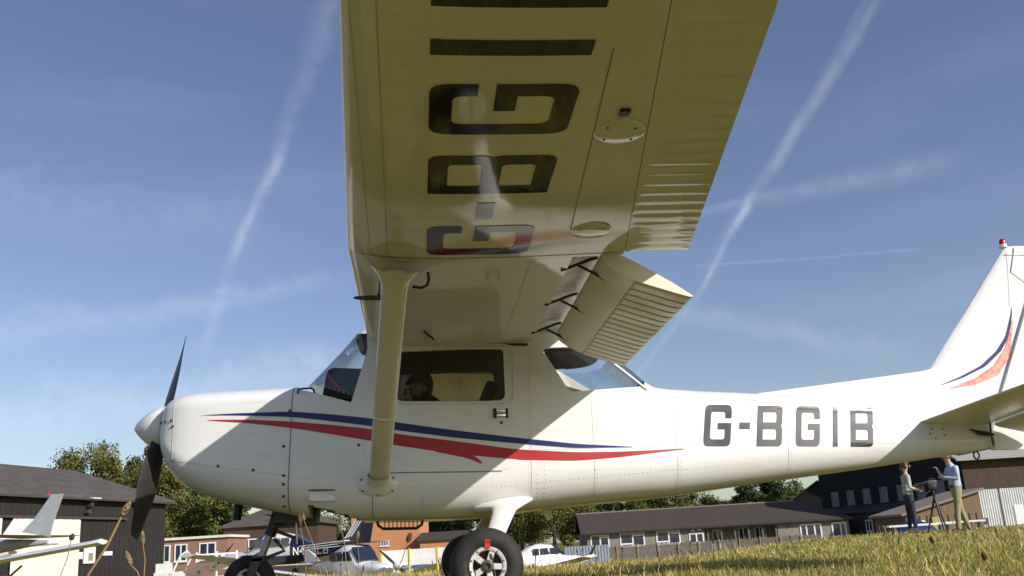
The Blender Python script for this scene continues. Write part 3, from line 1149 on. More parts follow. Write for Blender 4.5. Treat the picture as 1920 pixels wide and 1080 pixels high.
# x, w, wt, zb, zt, ryb, rzb, ryt, rzt
ST = np.array([
    (-0.895, .200, .190, 1.020, 1.245, .100, .090, .100, .080),
    (-0.870, .280, .265, .955, 1.300, .130, .120, .140, .100),
    (-0.820, .335, .320, .868, 1.340, .160, .150, .170, .110),
    (-0.740, .380, .365, .785, 1.365, .180, .170, .200, .115),
    (-0.650, .405, .390, .722, 1.376, .200, .185, .220, .115),
    (-0.460, .430, .415, .653, 1.387, .215, .200, .240, .115),
    (-0.250, .452, .435, .606, 1.396, .225, .210, .250, .115),
    (0.000, .478, .455, .550, 1.406, .235, .220, .260, .115),
    (0.090, .486, .462, .532, 1.415, .240, .225, .265, .115),
    (0.150, .490, .460, .524, 1.475, .240, .230, .265, .125),
    (0.300, .500, .458, .510, 1.640, .245, .235, .250, .135),
    (0.480, .508, .456, .503, 1.822, .250, .240, .230, .120),
    (0.600, .510, .456, .501, 1.852, .250, .240, .220, .100),
    (0.900, .510, .456, .502, 1.862, .250, .240, .220, .100),
    (1.300, .510, .456, .518, 1.862, .250, .240, .220, .100),
    (1.650, .506, .452, .556, 1.855, .255, .240, .220, .100),
    (1.900, .492, .440, .580, 1.820, .255, .235, .220, .110),
    (2.150, .472, .420, .600, 1.690, .250, .235, .220, .120),
    (2.360, .450, .402, .616, 1.525, .245, .230, .215, .125),
    (2.520, .432, .392, .628, 1.402, .240, .230, .210, .130),
    (2.650, .416, .378, .642, 1.386, .235, .228, .205, .130),
    (3.200, .345, .312, .710, 1.364, .205, .215, .180, .130),
    (3.700, .280, .250, .768, 1.340, .170, .190, .150, .120),
    (4.170, .216, .190, .823, 1.312, .135, .160, .120, .110),
    (4.700, .145, .125, .893, 1.270, .095, .110, .080, .085),
    (5.050, .088, .075, .940, 1.220, .060, .070, .050, .060),
    (5.140, .060, .055, .962, 1.190, .045, .055, .040, .050),
])


def pchip_slopes(x, y):
    h = np.diff(x)
    d = np.diff(y) / h
    m = np.zeros_like(y)
    for i in range(1, len(x) - 1):
        if d[i - 1] * d[i] > 0:
            w1, w2 = 2 * h[i] + h[i - 1], h[i] + 2 * h[i - 1]
            m[i] = (w1 + w2) / (w1 / d[i - 1] + w2 / d[i])
    m[0], m[-1] = d[0], d[-1]
    return m


ST_M = np.stack([pchip_slopes(ST[:, 0], ST[:, k]) for k in range(1, 9)], 1)


def sec(x, off=0.0):
    x = min(max(x, ST[0, 0]), ST[-1, 0])
    i = min(int(np.searchsorted(ST[:, 0], x, 'right')) - 1, len(ST) - 2)
    i = max(i, 0)
    h = ST[i + 1, 0] - ST[i, 0]
    t = (x - ST[i, 0]) / h
    h00, h10 = (1 + 2 * t) * (1 - t) ** 2, t * (1 - t) ** 2
    h01, h11 = t * t * (3 - 2 * t), t * t * (t - 1)
    p = h00 * ST[i, 1:] + h10 * h * ST_M[i] + h01 * ST[i + 1, 1:] + h11 * h * ST_M[i + 1]
    w, wt, zb, zt, ryb, rzb, ryt, rzt = p
    return (w - off, wt - off, zb + off, zt - off, max(ryb - off, .01), max(rzb - off, .01), max(ryt - off, .01), max(rzt - off, .01))


def half(x, off=0.0):
    w, wt, zb, zt, ryb, rzb, ryt, rzt = sec(x, off)
    pts = [(0, zb), ((w - ryb) * .5, zb)]
    for k in range(9):
        a = k / 8 * PI / 2
        pts.append((w - ryb + ryb * math.sin(a), zb + rzb - rzb * math.cos(a)))
    z0, z1 = zb + rzb, zt - rzt
    for k in range(1, 12):
        t = k / 12
        pts.append((w + (wt - w) * t, z0 + (z1 - z0) * t))
    for k in range(9):
        a = k / 8 * PI / 2
        pts.append((wt - ryt + ryt * math.cos(a), zt - rzt + rzt * math.sin(a)))
    pts += [((wt - ryt) * .5, zt), (0, zt)]
    return pts


def side_y(x, z, off=0.0):
    w, wt, zb, zt, ryb, rzb, ryt, rzt = sec(x, -off)
    z0, z1 = zb + rzb, zt - rzt
    if z < z0:
        t = min(1.0, (z0 - z) / rzb)
        return w - ryb + ryb * math.sqrt(max(0, 1 - t * t))
    if z > z1:
        t = min(1.0, (z - z1) / rzt)
        return wt - ryt + ryt * math.sqrt(max(0, 1 - t * t))
    return w + (wt - w) * (z - z0) / max(1e-6, z1 - z0)


def loft_body(xs, off=0.0):
    rings = []
    for x in xs:
        h = half(x, off)
        rings.append([(x, y, z) for y, z in h] + [(x, -y, z) for y, z in h[-2:0:-1]])
    return MB().loft(rings)


XS = sorted(set([round(v, 4) for v in list(ST[:, 0]) + list(np.arange(-.88, -.6, .03)) + list(np.arange(-.6, 2.7, .06)) + list(np.arange(2.7, 5.12, .15))]))
body = loft_body(XS).build('fuselage', WHITE, AC)
cav = loft_body([x for x in np.arange(.16, 2.43, .07)], .028).build('cavity', CABIN)
boolean(body, cav, 'DIFFERENCE', True)

WIN_DOOR = round_poly([(.700, 1.268), (1.486, 1.262), (1.494, 1.628), (.716, 1.630)], .05)
WIN_REAR = round_poly([(1.757, 1.618), (1.935, 1.302), (2.470, 1.328), (2.52, 1.415), (2.300, 1.62), (2.06, 1.618)], [.03, .03, .02, .01, .01, .02])
WIN_SHIELD = [(.100, 1.408), (.452, 1.296), (.566, 1.655), (.566, 1.765), (.43, 1.80), (.0, 1.72)]
WIN_BACK = [(2.10, 1.80), (2.14, 1.655), (2.28, 1.655), (2.47, 1.45), (2.52, 1.43), (2.6, 1.7)]


def cutter(poly, y0=-1.0, y1=1.0):
    return MB().prism(poly, y0, y1).build('cutter', None)


for poly in (WIN_DOOR, WIN_REAR, WIN_SHIELD):
    boolean(body, cutter(poly), 'DIFFERENCE', True)
me = body.data
if len(me.materials) < 2:
    me.materials.append(CABIN)
for p in me.polygons:
    c = p.center
    p.material_index = 0
    if .15 < c.x < 2.45 and abs(c.y) < side_y(c.x, c.z) - .016:
        w, wt, zb, zt = sec(c.x)[:4]
        if zb + .016 < c.z < zt - .016:
            p.material_index = 1
smooth(me, 32)

# glazing: thin shells cut to the openings, set a few millimetres in
shell_o = loft_body(np.arange(.02, 2.75, .03), .004).build('shell', None)
shell_i = loft_body(np.arange(-.1, 2.9, .03), .009).build('shell_inner', None)
boolean(shell_o, shell_i, 'DIFFERENCE', True)


def pane(name, poly, y0, y1, material):
    o = bpy.data.objects.new(name, shell_o.data.copy())
    link(o)
    boolean(o, cutter(poly, y0, y1), 'INTERSECT', True)
    o.data.materials.clear()
    o.data.materials.append(material)
    smooth(o.data, 30)
    o.parent = AC
    return o


pane('windscreen', WIN_SHIELD, -1, 1, GLASS)
pane('rear_window', WIN_REAR, -1, 1, GLASS)

# doors: skins three millimetres proud of the body with the window let in
DOOR = round_poly([(.478, 1.275), (.574, 1.672), (1.517, 1.668), (1.512, .802), (.520, .802)], [.01, .03, .05, .13, .03], 7)
d_o = loft_body(np.arange(.3, 1.75, .05), -.0035).build('shell', None)
d_i = loft_body(np.arange(.2, 1.85, .05), -.0005).build('shell_inner', None)
boolean(d_o, d_i, 'DIFFERENCE', True)
for sgn, nm in ((-1, 'door'), (1, 'door')):
    d = bpy.data.objects.new(nm, d_o.data.copy())
    link(d)
    boolean(d, cutter(DOOR, -1 if sgn < 0 else .05, -.05 if sgn < 0 else 1), 'INTERSECT', True)
    boolean(d, cutter(WIN_DOOR), 'DIFFERENCE', True)
    d.data.materials.clear()
    d.data.materials.append(WHITE)
    smooth(d.data, 30)
    d.parent = AC
    g = pane('window', WIN_DOOR, -1 if sgn < 0 else .05, -.05 if sgn < 0 else 1, GLASSD)
    g.parent = d
    # raised window moulding
    n = len(WIN_DOOR)
    cx_, cz_ = 1.10, 1.447
    prof = [(0.0, .0030), (.004, .013), (.016, .015), (.022, .004)]
    rings = []
    for dd, off in prof:
        ring = []
        for k in range(n):
            a, b = Vector(WIN_DOOR[k - 1]), Vector(WIN_DOOR[(k + 1) % n])
            t = (b - a).normalized()
            nrm = Vector((t.y, -t.x))
            q = Vector(WIN_DOOR[k]) + nrm * (dd - .002)
            ring.append((q.x, sgn * side_y(q.x, q.y, off), q.y))
        rings.append(ring)
    v = [p for r in rings for p in r]
    f = [(i * n + k, i * n + (k + 1) % n, (i + 1) * n + (k + 1) % n, (i + 1) * n + k) for i in range(3) for k in range(n)]
    obj('window_frame', v, f, WHITE, d, 60)
    if sgn < 0:
        yy = -side_y(1.40, 1.19, .004)
        hb = MB()
        hb.box((1.352, yy - .012, 1.150), (1.372, yy, 1.214)).box((1.436, yy - .012, 1.150), (1.452, yy, 1.214))
        hb.build('handle_surround', BLACK, d)
        hh = MB()
        hh.box((1.374, yy - .020, 1.156), (1.434, yy - .004, 1.184)).box((1.374, yy - .010, 1.190), (1.434, yy - .002, 1.208))
        bevel(hh.build('door_handle', CHROME, d), .004)
        MB().lathe([(-.006, .010), (0, .012)], (1.405, yy, 1.118), 'Y', 12).build('lock', DARKGREY, d)
        for hx, hz in ((.545, 1.20), (.535, .90)):
            yh = -side_y(hx, hz, .004)
            MB().box((hx - .02, yh - .006, hz - .012), (hx + .02, yh, hz + .012)).build('hinge', WHITE, d)
bpy.data.objects.remove(d_o, do_unlink=True)
bpy.data.objects.remove(shell_o, do_unlink=True)


# ---- surface decals on the left side
def side_strip(name, top, bot, material, parent, off=.0042, sgn=-1, rows=5, n=90):
    xs = np.linspace(top[0][0], top[-1][0], n)
    zt = np.interp(xs, [p[0] for p in top], [p[1] for p in top])
    zb = np.interp(xs, [p[0] for p in bot], [p[1] for p in bot])
    k = np.ones(5) / 5
    if n > 20:
        zt[2:-2] = np.convolve(zt, k, 'valid')
        zb[2:-2] = np.convolve(zb, k, 'valid')
    v, f = [], []
    for i, x in enumerate(xs):
        for j in range(rows):
            z = zb[i] + (zt[i] - zb[i]) * j / (rows - 1)
            v.append((x, sgn * side_y(x, z, off), z))
    for i in range(n - 1):
        for j in range(rows - 1):
            a = i * rows + j
            f.append((a, a + rows, a + rows + 1, a + 1))
    return obj(name, v, f, material, parent, 60)


BT = [(-0.584, 1.197), (-0.365, 1.204), (0.011, 1.209), (0.272, 1.187), (0.528, 1.156), (0.687, 1.130), (1.082, 1.072), (1.499, 1.018), (1.907, 0.973), (2.297, 0.953)]
BB = [(-0.584, 1.196), (-0.365, 1.193), (0.013, 1.173), (0.273, 1.142), (0.529, 1.105), (0.687, 1.077), (1.082, 1.022), (1.498, 0.979), (1.906, 0.945), (2.297, 0.951)]
RT = [(-0.539, 1.164), (-0.292, 1.162), (0.014, 1.142), (0.274, 1.116), (0.530, 1.086), (0.688, 1.053), (0.905, 1.024), (1.170, 0.988), (1.497, 0.939), (1.905, 0.916), (2.201, 0.919), (2.671, 0.941)]
RB = [(-0.539, 1.162), (-0.291, 1.141), (0.016, 1.100), (0.275, 1.056), (0.531, 1.007), (0.688, 0.977), (0.906, 0.942), (1.170, 0.905), (1.496, 0.872), (1.903, 0.861), (2.200, 0.883), (2.671, 0.937)]
for sgn in (-1, 1):
    side_strip('blue_stripe', BT, BB, BLUEP, AC, sgn=sgn)
    rs = side_strip('red_stripe', RT, RB, REDP, AC, sgn=sgn)
    side_strip('stripe_barb', [(.96, .940), (1.16, .910), (1.232, .898), (1.258, .876), (1.276, .8435)],
               [(.96, .930), (1.16, .888), (1.232, .862), (1.258, .851), (1.276, .842)], REDP, rs, sgn=sgn, n=24, off=.0048)


# ---- block letters, drawn in a 0..1 wide, 0..1 high cell
def octo(x0, y0, x1, y1, c, which='abcd'):
    """rectangle with rounded corners where asked (a bl, b br, c tr, d tl)"""
    pts = [(x0, y0), (x1, y0), (x1, y1), (x0, y1)]
    return round_poly(pts, [c if k in which else 0 for k in 'abcd'], 4)


def letter(ch, tw, th):
    """list of polygons-with-holes; tw, th stem widths as cell fractions"""
    if ch == 'I':
        return [[[(0, 0), (1, 0), (1, 1), (0, 1)]]]
    if ch == '-':
        return [[[(0, .42), (1, .42), (1, .575), (0, .575)]]]
    if ch == 'B':
        outer = [(0, 0)] + octo(0, 0, 1, .515, .14, 'b')[1:-2] + [(1, .44), (.955, .505), (1, .57)] + octo(0, .5, 1, 1, .14, 'c')[2:-1] + [(0, 1)]
        h1 = octo(tw, th, 1 - tw, .5 - th / 2, .07, 'bc')
        h2 = octo(tw, .5 + th / 2, 1 - tw, 1 - th, .07, 'bc')
        return [[outer, h1, h2]]
    if ch == 'G':
        o = octo(0, 0, 1, 1, .16)
        # outer walked from the right of the bar, around, to the upper terminal, then back inside
        outer = [(.52, .42), (.52, .56), (1.0, .56)]
        outer = [(1.0, .56), (.50, .56), (.50, .41), (1 - tw, .41)]
        inner = octo(tw, th, 1 - tw, 1 - th, .09)
        # inner loop from lower right, clockwise: br, bl, tl, tr
        br, bl = inner[6:12], inner[0:6]
        tr, tl = inner[12:18], inner[18:24]
        path = outer + [(1 - tw, .30)]
        path += [p for p in reversed(inner[5:10])] + [p for p in reversed(inner[0:5])]
        path += [p for p in reversed(inner[15:20])] + [p for p in reversed(inner[10:15])]
        path += [(1 - tw, .68), (1, .68)]
        oo = o
        path += [p for p in oo[10:15]] + [p for p in oo[15:20]] + [p for p in oo[0:5]] + [p for p in oo[5:10]]
        return [[path]]
    if ch in 'N46L':
        pass
    return []


def letter_mesh(ch, tw, th, place, cuts, material, name, parent):
    """place(u,v)->3d; cuts: number of slices across so that it can follow a curved skin"""
    bm = bmesh.new()
    for poly in letter(ch, tw, th):
        loops = [[Vector((p[0], p[1], 0)) for p in lp] for lp in poly]
        flat = [p for lp in loops for p in lp]
        vs = [bm.verts.new(p) for p in flat]
        for t in tessellate_polygon(loops):
            try:
                bm.faces.new([vs[i] for i in t])
            except ValueError:
                pass
    for ax, num in ((0, cuts[0]), (1, cuts[1])):
        for k in range(1, num):
            no = [0, 0, 0]
            no[ax] = 1
            co = [0, 0, 0]
            co[ax] = k / num + 1e-4
            bmesh.ops.bisect_plane(bm, geom=bm.verts[:] + bm.edges[:] + bm.faces[:], plane_co=co, plane_no=no)
    for v in bm.verts:
        v.co = Vector(place(v.co.x, v.co.y))
    me = bpy.data.meshes.new(name)
    bm.to_mesh(me)
    bm.free()
    me.materials.append(material)
    return link(bpy.data.objects.new(name, me), parent)


REG = [('G', 2.813, 3.030), ('-', 3.076, 3.172), ('B', 3.210, 3.418), ('G', 3.508, 3.711), ('I', 3.797, 3.852), ('B', 3.938, 4.135)]
for ch, x0, x1 in REG:
    def place(u, v, x0=x0, x1=x1):
        z = .957 + v * .293
        x = x0 + u * (x1 - x0 - .018) + v * .050
        return (x, -side_y(x, z, .0032), z)
    letter_mesh(ch, .225, .165, place, (1, 10), REGINK, 'registration_letter', AC)
    def place2(u, v, x0=x0, x1=x1):
        z = .957 + v * .293
        x = 6.948 - x1 + (1 - u) * (x1 - x0 - .018) + v * .050
        return (x, side_y(x, z, .0032), z)
    letter_mesh(ch, .21, .155, place2, (1, 10), REGINK, 'registration_letter', AC)


# ---- panel gaps and rivets round the body
def ring_seam(name, x, za, zb_, wdt, material, off=.0016, lean=0.0, sgn=-1):
    zs = np.linspace(za, zb_, 40)
    v, f = [], []
    for z in zs:
        xx = x + lean * (z - 1.0)
        v += [(xx - wdt / 2, sgn * side_y(xx, z, off), z), (xx + wdt / 2, sgn * side_y(xx, z, off), z)]
    for i in range(len(zs) - 1):
        f.append((2 * i, 2 * i + 1, 2 * i + 3, 2 * i + 2))
    return obj(name, v, f, material, AC, 60)


def line_seam(name, pts, wdt, material, off=.0016, sgn=-1):
    n = 40
    xs = np.linspace(pts[0][0], pts[-1][0], n)
    zs = np.interp(xs, [p[0] for p in pts], [p[1] for p in pts])
    v, f = [], []
    for x, z in zip(xs, zs):
        v += [(x, sgn * side_y(x, z - wdt / 2, off), z - wdt / 2), (x, sgn * side_y(x, z + wdt / 2, off), z + wdt / 2)]
    for i in range(n - 1):
        f.append((2 * i, 2 * i + 1, 2 * i + 3, 2 * i + 2))
    return obj(name, v, f, material, AC, 60)


for sgn in (-1, 1):
    ring_seam('panel_gap', .012, .552, 1.40, .007, SEAM, sgn=sgn)
    ring_seam('panel_gap', -.765, .84, 1.345, .004, SEAML, lean=-.05, sgn=sgn)
    line_seam('panel_gap', [(-.76, .905), (-.4, .845), (.0, .79)], .004, SEAML, sgn=sgn)
    line_seam('panel_gap', [(-.885, 1.165), (-.775, 1.165)], .003, SEAML, sgn=sgn)
    ring_seam('panel_gap', .555, .51, .665, .005, SEAM, sgn=sgn)
    ring_seam('panel_gap', .88, .52, .66, .003, SEAML, sgn=sgn)
    ring_seam('panel_gap', 1.60, .60, 1.64, .003, SEAML, sgn=sgn)
    ring_seam('panel_gap', 2.03, .62, 1.29, .003, SEAML, sgn=sgn)
    ring_seam('panel_gap', 2.62, .66, 1.33, .003, SEAML, sgn=sgn)
    ring_seam('panel_gap', 3.45, .76, 1.30, .003, SEAML, sgn=sgn)
    ring_seam('panel_gap', 4.36, .86, 1.24, .003, SEAML, sgn=sgn)
    line_seam('panel_gap', [(1.62, .935), (2.7, .962), (4.3, .985)], .003, SEAML, sgn=sgn)
    line_seam('panel_gap', [(2.5, 1.305), (3.3, 1.285), (4.6, 1.24)], .003, SEAML, sgn=sgn)
    line_seam('panel_gap', [(.53, .795), (1.40, .795)], .007, SEAM, off=.0008, sgn=sgn)

rv, rf = [], []


def rivet(x, z, sgn=-1, r=.0036, off=.0020):
    y = sgn * side_y(x, z, off)
    k = len(rv)
    for i in range(6):
        a = 2 * PI * i / 6
        xx, zz = x + r * math.cos(a), z + r * math.sin(a)
        rv.append((xx, sgn * side_y(xx, zz, off * .4), zz))
    rv.append((x, y, z))
    for i in range(6):
        rf.append((k + i, k + (i + 1) % 6, k + 6))


for x, za, zb_ in ((.03, .60, 1.34), (1.585, .64, 1.62), (1.64, .63, .93), (1.69, .63, .93), (2.045, .66, 1.28), (2.64, .68, 1.32), (3.47, .78, 1.29), (4.38, .88, 1.22), (4.62, .92, 1.2), (.58, .53, .66)):
    for z in np.arange(za, zb_, .028):
        rivet(x, z)
for pts in (((1.62, .945), (4.3, .998)), ((1.62, .80), (2.7, .80)), ((2.5, 1.315), (4.55, 1.25)), ((.60, .70), (1.5, .70)), ((1.6, .72), (3.4, .86)), ((.16, 1.40), (.44, 1.305))):
    for x in np.arange(pts[0][0], pts[1][0], .032):
        rivet(x, np.interp(x, [pts[0][0], pts[1][0]], [pts[0][1], pts[1][1]]))
r_o = obj('rivets', rv, rf, RIVET, AC)
r_o['kind'] = 'stuff'
# cowling screws
for x, z in ((-.872, 1.165), (-.835, 1.168), (-.788, 1.17), (-.775, 1.13), (-.762, .905), (-.45, .86), (-.22, .83), (-.03, .98), (-.02, .79), (-.02, .735), (-.02, .66), (-.02, .60), (0.0, 1.215), (.46, .98)):
    y = -side_y(x, z, .001)
    MB().lathe([(-.004, .006), (-.003, .010), (.002, .011)], (x, y, z), 'Y', 10).build('screw', DARKGREY, AC)

# grab handle at the windscreen foot, cowl vent, heat drain
hx = [(.045, 1.335), (.050, 1.352), (.075, 1.360), (.135, 1.362), (.152, 1.352), (.158, 1.335)]
MB().tube([(x, -side_y(x, 1.335, .02 if 0 < i < 5 else .0), z) for i, (x, z) in enumerate(hx)], .0065).build('grab_handle', BLACK, AC, 60)
y = -side_y(.23, .66, .001)
vn = MB().box((.150, y - .004, .625), (.315, y + .02, .692)).build('vent_panel', WHITE, AC)
MB().box((.146, y - .016, .688), (.318, y + .02, .697)).build('vent_lip', DARKGREY, vn)
MB().box((.318, y - .012, .690), (.365, y + .01, .697)).build('vent_rod', STEEL, vn)
MB().tube([(-.40, .10, .72), (-.405, .11, .62), (-.415, .12, .535)], .032, 12).build('exhaust_pipe', BLACK, AC, 60)
MB().box((-.12, -.13, .50), (.16, .13, .60)).build('nose_gear_bay', BLACK, AC)
# open wire frame under the cabin
fr = MB().tube([(.565, .0, .515), (.575, .0, .475), (.610, .0, .452), (.84, .0, .452), (.875, .0, .475), (.885, .0, .515)], .010)
fr.build('belly_frame', BLACK, AC, 60)
for k in range(9):
    MB().tube([(.62 + k * .028, 0, .452), (.62 + k * .028, 0, .52)], .004, 6).build('belly_frame_bar', BLACK, AC)
MB().loft([[(1.70, .10 + dy, .62), (1.82, .10 + dy, .62), (1.80, .10 + dy, .50), (1.775, .10 + dy, .49)] for dy in (-.006, .006)]).build('blade_antenna', WHITE, AC)
# tail tie-down ring
MB().tube([(5.02 + .022 * math.cos(a), -.01, .905 + .028 * math.sin(a)) for a in np.linspace(0, 2 * PI, 15)], .006, 6).build('tail_ring', BLACK, AC, 60)
MB().tube([(5.02, -.01, .93), (5.03, -.01, .985)], .006, 6).build('tail_ring_shank', BLACK, AC)

# ---- spinner and propeller
PZ = 1.162
MB().lathe([(-.895, .150), (-.915, .152), (-.945, .150), (-.99, .134), (-1.035, .106), (-1.075, .070), (-1.105, .036), (-1.121, .010), (-1.123, .001)], (0, 0, PZ), 'X', 40).build('spinner', WHITE, AC, 50)
MB().lathe([(-.907, .1545), (-.918, .1545)], (0, 0, PZ), 'X', 40, False).build('spinner_rim', SEAML, AC)
pa = .5615
for sg in (1, -1):
    rings = []
    sp = Vector((0, sg * math.sin(pa), sg * math.cos(pa)))
    ch = Vector((0, sg * math.cos(pa), -sg * math.sin(pa)))      # in-plane chord direction
    for k in range(15):
        t = k / 14
        r = .07 + t * .806
        c = .085 + .085 * math.sin(min(1, t * 1.7) * PI / 2) - .075 * max(0, t - .6) / .4
        if t > .93:
            c *= .86
        beta = math.radians(52 - 34 * t ** .7)
        th = .030 * (1 - .8 * t)
        cv = Vector((1, 0, 0)) * math.sin(beta) - ch * math.cos(beta)
        tv = sp.cross(cv).normalized()
        ring = []
        for j in range(12):
            a = 2 * PI * j / 12
            ring.append(Vector((-.935, 0, PZ)) + sp * r + cv * (c / 2 * math.cos(a)) + tv * (th / 2 * math.sin(a)))
        rings.append(ring)
    MB().loft(rings).build('propeller_blade', mat('propeller_black', (.030, .026, .024), .42, vary=.3, vscale=12), AC, 60)

# ---- wings
def LEx(y):
    return .495 + max(0, abs(y) - 2.33) * .0625


def TEx(y):
    return 2.225 - max(0, abs(y) - 2.33) * .154


def hingex(y):
    return 1.895 - (abs(y) - 2.33) * .1466


def zLE(y):
    return 1.737 + .0211 * (abs(y) - .55)


def af(t, up):
    t = min(max(t, 0), 1)
    yt = .6 * (.2969 * math.sqrt(t) - .126 * t - .3516 * t ** 2 + .2843 * t ** 3 - .1036 * t ** 4)
    yc = .02 / .16 * (.8 * t - t * t) if t < .4 else .02 / .36 * (.2 + .8 * t - t * t)
    return yc + yt if up else yc - yt


def wz(x, y, up=False):
    c = TEx(y) - LEx(y)
    return zLE(y) + c * af((x - LEx(y)) / c, up) - .012 * (x - LEx(y)) / c


LOW_T = [1.0, .9, .8, .7, .6, .5, .4, .32, .24, .17, .11, .065, .035, .015, .004]
UP_T = [0.0, .004, .015, .035, .065, .11, .17, .24, .32, .4, .5, .6, .7, .8, .9, 1.0]


def wing_ring(y, xl, xu, cove):
    L0 = LEx(y)
    ring = [(L0 + (xl - L0) * t, y, wz(L0 + (xl - L0) * t, y, False)) for t in LOW_T]
    ring += [(L0 + (xu - L0) * t, y, wz(L0 + (xu - L0) * t, y, True)) for t in UP_T]
    zl, zu = wz(xl, y), wz(xu, y, True)
    if cove:
        ring += [(xu, y, zu - .006), (xl + .16, y, zu - .012), (xl + .08, y, zu - .03), (xl + .03, y, (zl + zu) / 2), (xl + .006, y, zl + .03)]
    else:
        ring += [(xu - .002, y, zl + (zu - zl) * t) for t in (.8, .6, .4, .2, .1)]
    return ring


for sgn in (-1, 1):
    w_in = MB().loft([wing_ring(sgn * y, 1.632, 1.93, True) for y in (.44, .60, 1.0, 1.5, 2.0, 2.300)]).build('wing_inner', WINGW, AC, 35)
    # cove faces are bare metal
    w_in.data.materials.append(BARE)
    for p in w_in.data.polygons:
        c = p.center
        if c.x > 1.634 and c.z < wz(c.x, c.y, True) - .004 and abs(c.y) < 2.299 and abs(c.y) > .45:
            p.material_index = 1
    w_out = MB().loft([wing_ring(sgn * y, hingex(y) - .0015, hingex(y) - .0015, False) for y in (2.336, 2.6, 3.0, 3.5, 4.0, 4.5, 4.9, 5.0, 5.06)])
    w_out = w_out.build('wing_outer', WINGW, AC, 35)
    # rib end that closes the gap between the two panels
    MB().loft([wing_ring(sgn * y, hingex(2.33) - .006, hingex(2.33) - .006, False) for y in (2.303, 2.333)]).build('wing_joint', WINGW, AC, 35)
    # aileron with chordwise beads
    ys = np.arange(2.345, 4.86, .0125)
    rings = []
    for y in ys:
        bead = .0028 * (1 - abs(math.sin(PI * (y - 2.345) / .105)) ** .5)
        h0, t0 = hingex(y) + .0015, TEx(y)
        dr = .010
        ring = []
        lows = [0, .03, .1, .25, .5, .75, .96, 1]
        for t in lows:
            x = h0 + (t0 - h0) * t
            b = bead if .08 < t < .97 else 0
            ring.append((x, sgn * y, wz(x, y) - dr * t + b))
        for t in (1, .96, .5, .1, 0):
            x = h0 + (t0 - h0) * t
            ring.append((x, sgn * y, wz(x, y, True) - dr * t + (.004 if t == 1 else 0)))
        rings.append(ring)
    MB().loft(rings).build('aileron', WINGW, AC, 25)
    # dark strip added inside the aileron hinge gap to block the sky
    sv2 = []
    for y in np.linspace(2.34, 4.86, 20):
        for dx in (-.02, .02):
            sv2.append((hingex(y) + dx, sgn * y, wz(hingex(y), y) + .012))
    obj('hinge_gap_strip', sv2, [(2 * i, 2 * i + 1, 2 * i + 3, 2 * i + 2) for i in range(19)], DARKGREY, AC)
    # flap, let down
    fa = math.radians(27)
    ca, sa = math.cos(fa), math.sin(fa)
    y0, y1, nb = .60, 2.285, 17
    pitch = (y1 - y0 - .016) / nb
    ys = [y0] + [y0 + .008 + (k + q) * pitch for k in range(nb) for q in (.0, .045, .085, .14, .5, .86, .915, .955)] + [y0 + .008 + nb * pitch, y1]
    rings = []
    for y in ys:
        ph = ((y - y0 - .008) / pitch) % 1.0
        inb = y0 + .008 < y < y1 - .008
        pq = min(ph, 1 - ph)
        bead = .0100 * min(1.0, max(0.0, (pq - .04) / .09)) ** .7 if inb else 0.0
        zr = 1.720 + .0211 * (y - .55)
        x0 = 1.788
        low = [(0, .0), (.012, -.030), (.05, -.052), (.11, -.062), (.205, -.062), (.212, -.0605), (.225, -.058), (.33, -.040), (.43, -.022), (.475, -.013), (.502, -.007), (.515, .000)]
        upp = [(.515, .006), (.40, .020), (.25, .030), (.12, .034), (.04, .026), (.008, .012)]
        ring = []
        for i, (cx, cz) in enumerate(low):
            b = bead if 6 <= i <= 9 else (bead * .6 if i == 10 else 0)
            X, Z = cx, cz - b + .0
            ring.append((x0 + X * ca + Z * sa, sgn * y, zr - X * sa + Z * ca))
        for X, Z in upp:
            ring.append((x0 + X * ca + Z * sa, sgn * y, zr - X * sa + Z * ca))
        rings.append(ring)
    fl = MB().loft(rings).build('flap', paint_mat('flap_paint_bounce_lit', (.82, .77, .66), (.46, .38, .26), .35), AC, 28)  # paint lightened: light bounced up onto the flap is put into its colour
    # grime line of rivets along each bead root
    gv, gf = [], []
    for k in range(1, nb):
        yb = y0 + .008 + k * pitch
        zr = 1.720 + .0211 * (yb - .55)
        for j in range(17):
            cx = .224 + j * .0160
            cz = np.interp(cx, [.212, .33, .43, .475], [-.0605, -.040, -.022, -.013]) - .0010
            kk = len(gv)
            for dx, dy in ((0, -.0055), (.0115, -.0055), (.0115, .0055), (0, .0055)):
                X = cx + dx
                gv.append((x0 + X * ca + cz * sa - .0012 * sa * 0, sgn * (yb + dy), zr - X * sa + cz * ca - .0022))
            gf.append((kk, kk + 1, kk + 2, kk + 3))
    g_o = obj('bead_rivets', gv, gf, mat('grime', (.05, .04, .028), .9), fl)
    g_o['kind'] = 'stuff'
    # flap arms
    for ya in (.72, 1.42, 2.10):
        zr = 1.722 + .0211 * (ya - .55)
        arm = MB().tube([(1.60, sgn * ya, wz(1.60, ya) - .006), (1.68, sgn * ya, zr - .012), (1.76, sgn * ya, zr + .02), (1.80, sgn * ya, zr + .03)], .0085)
        arm.tube([(1.69, sgn * (ya - .02), zr - .004), (1.78, sgn * (ya - .02), zr - .05), (1.87, sgn * (ya - .02), zr - .105)], .0075)
        arm.build('flap_arm', BLACK, AC, 60)

    # strut with cuffs
    A, B = Vector((.742, sgn * 2.315, 1.672)), Vector((.594, sgn * .47, .715))
    d = (B - A)
    ax = d.normalized()
    xv = Vector((1, 0, 0)) - ax * ax.x
    xv.normalize()
    nv = ax.cross(xv).normalized()

    def strut_ring(t, c, th_, shift=0.0, n=20):
        p = A + d * t
        out = []
        for j in range(n):
            a = 2 * PI * j / n
            out.append(p + xv * (c / 2 * math.cos(a) + shift) + nv * (th_ / 2 * math.sin(a)))
        return out
    MB().loft([strut_ring(t, .134, .052) for t in (0.03, .2, .4, .6, .8, .97)]).build('strut', WINGW, AC, 60)
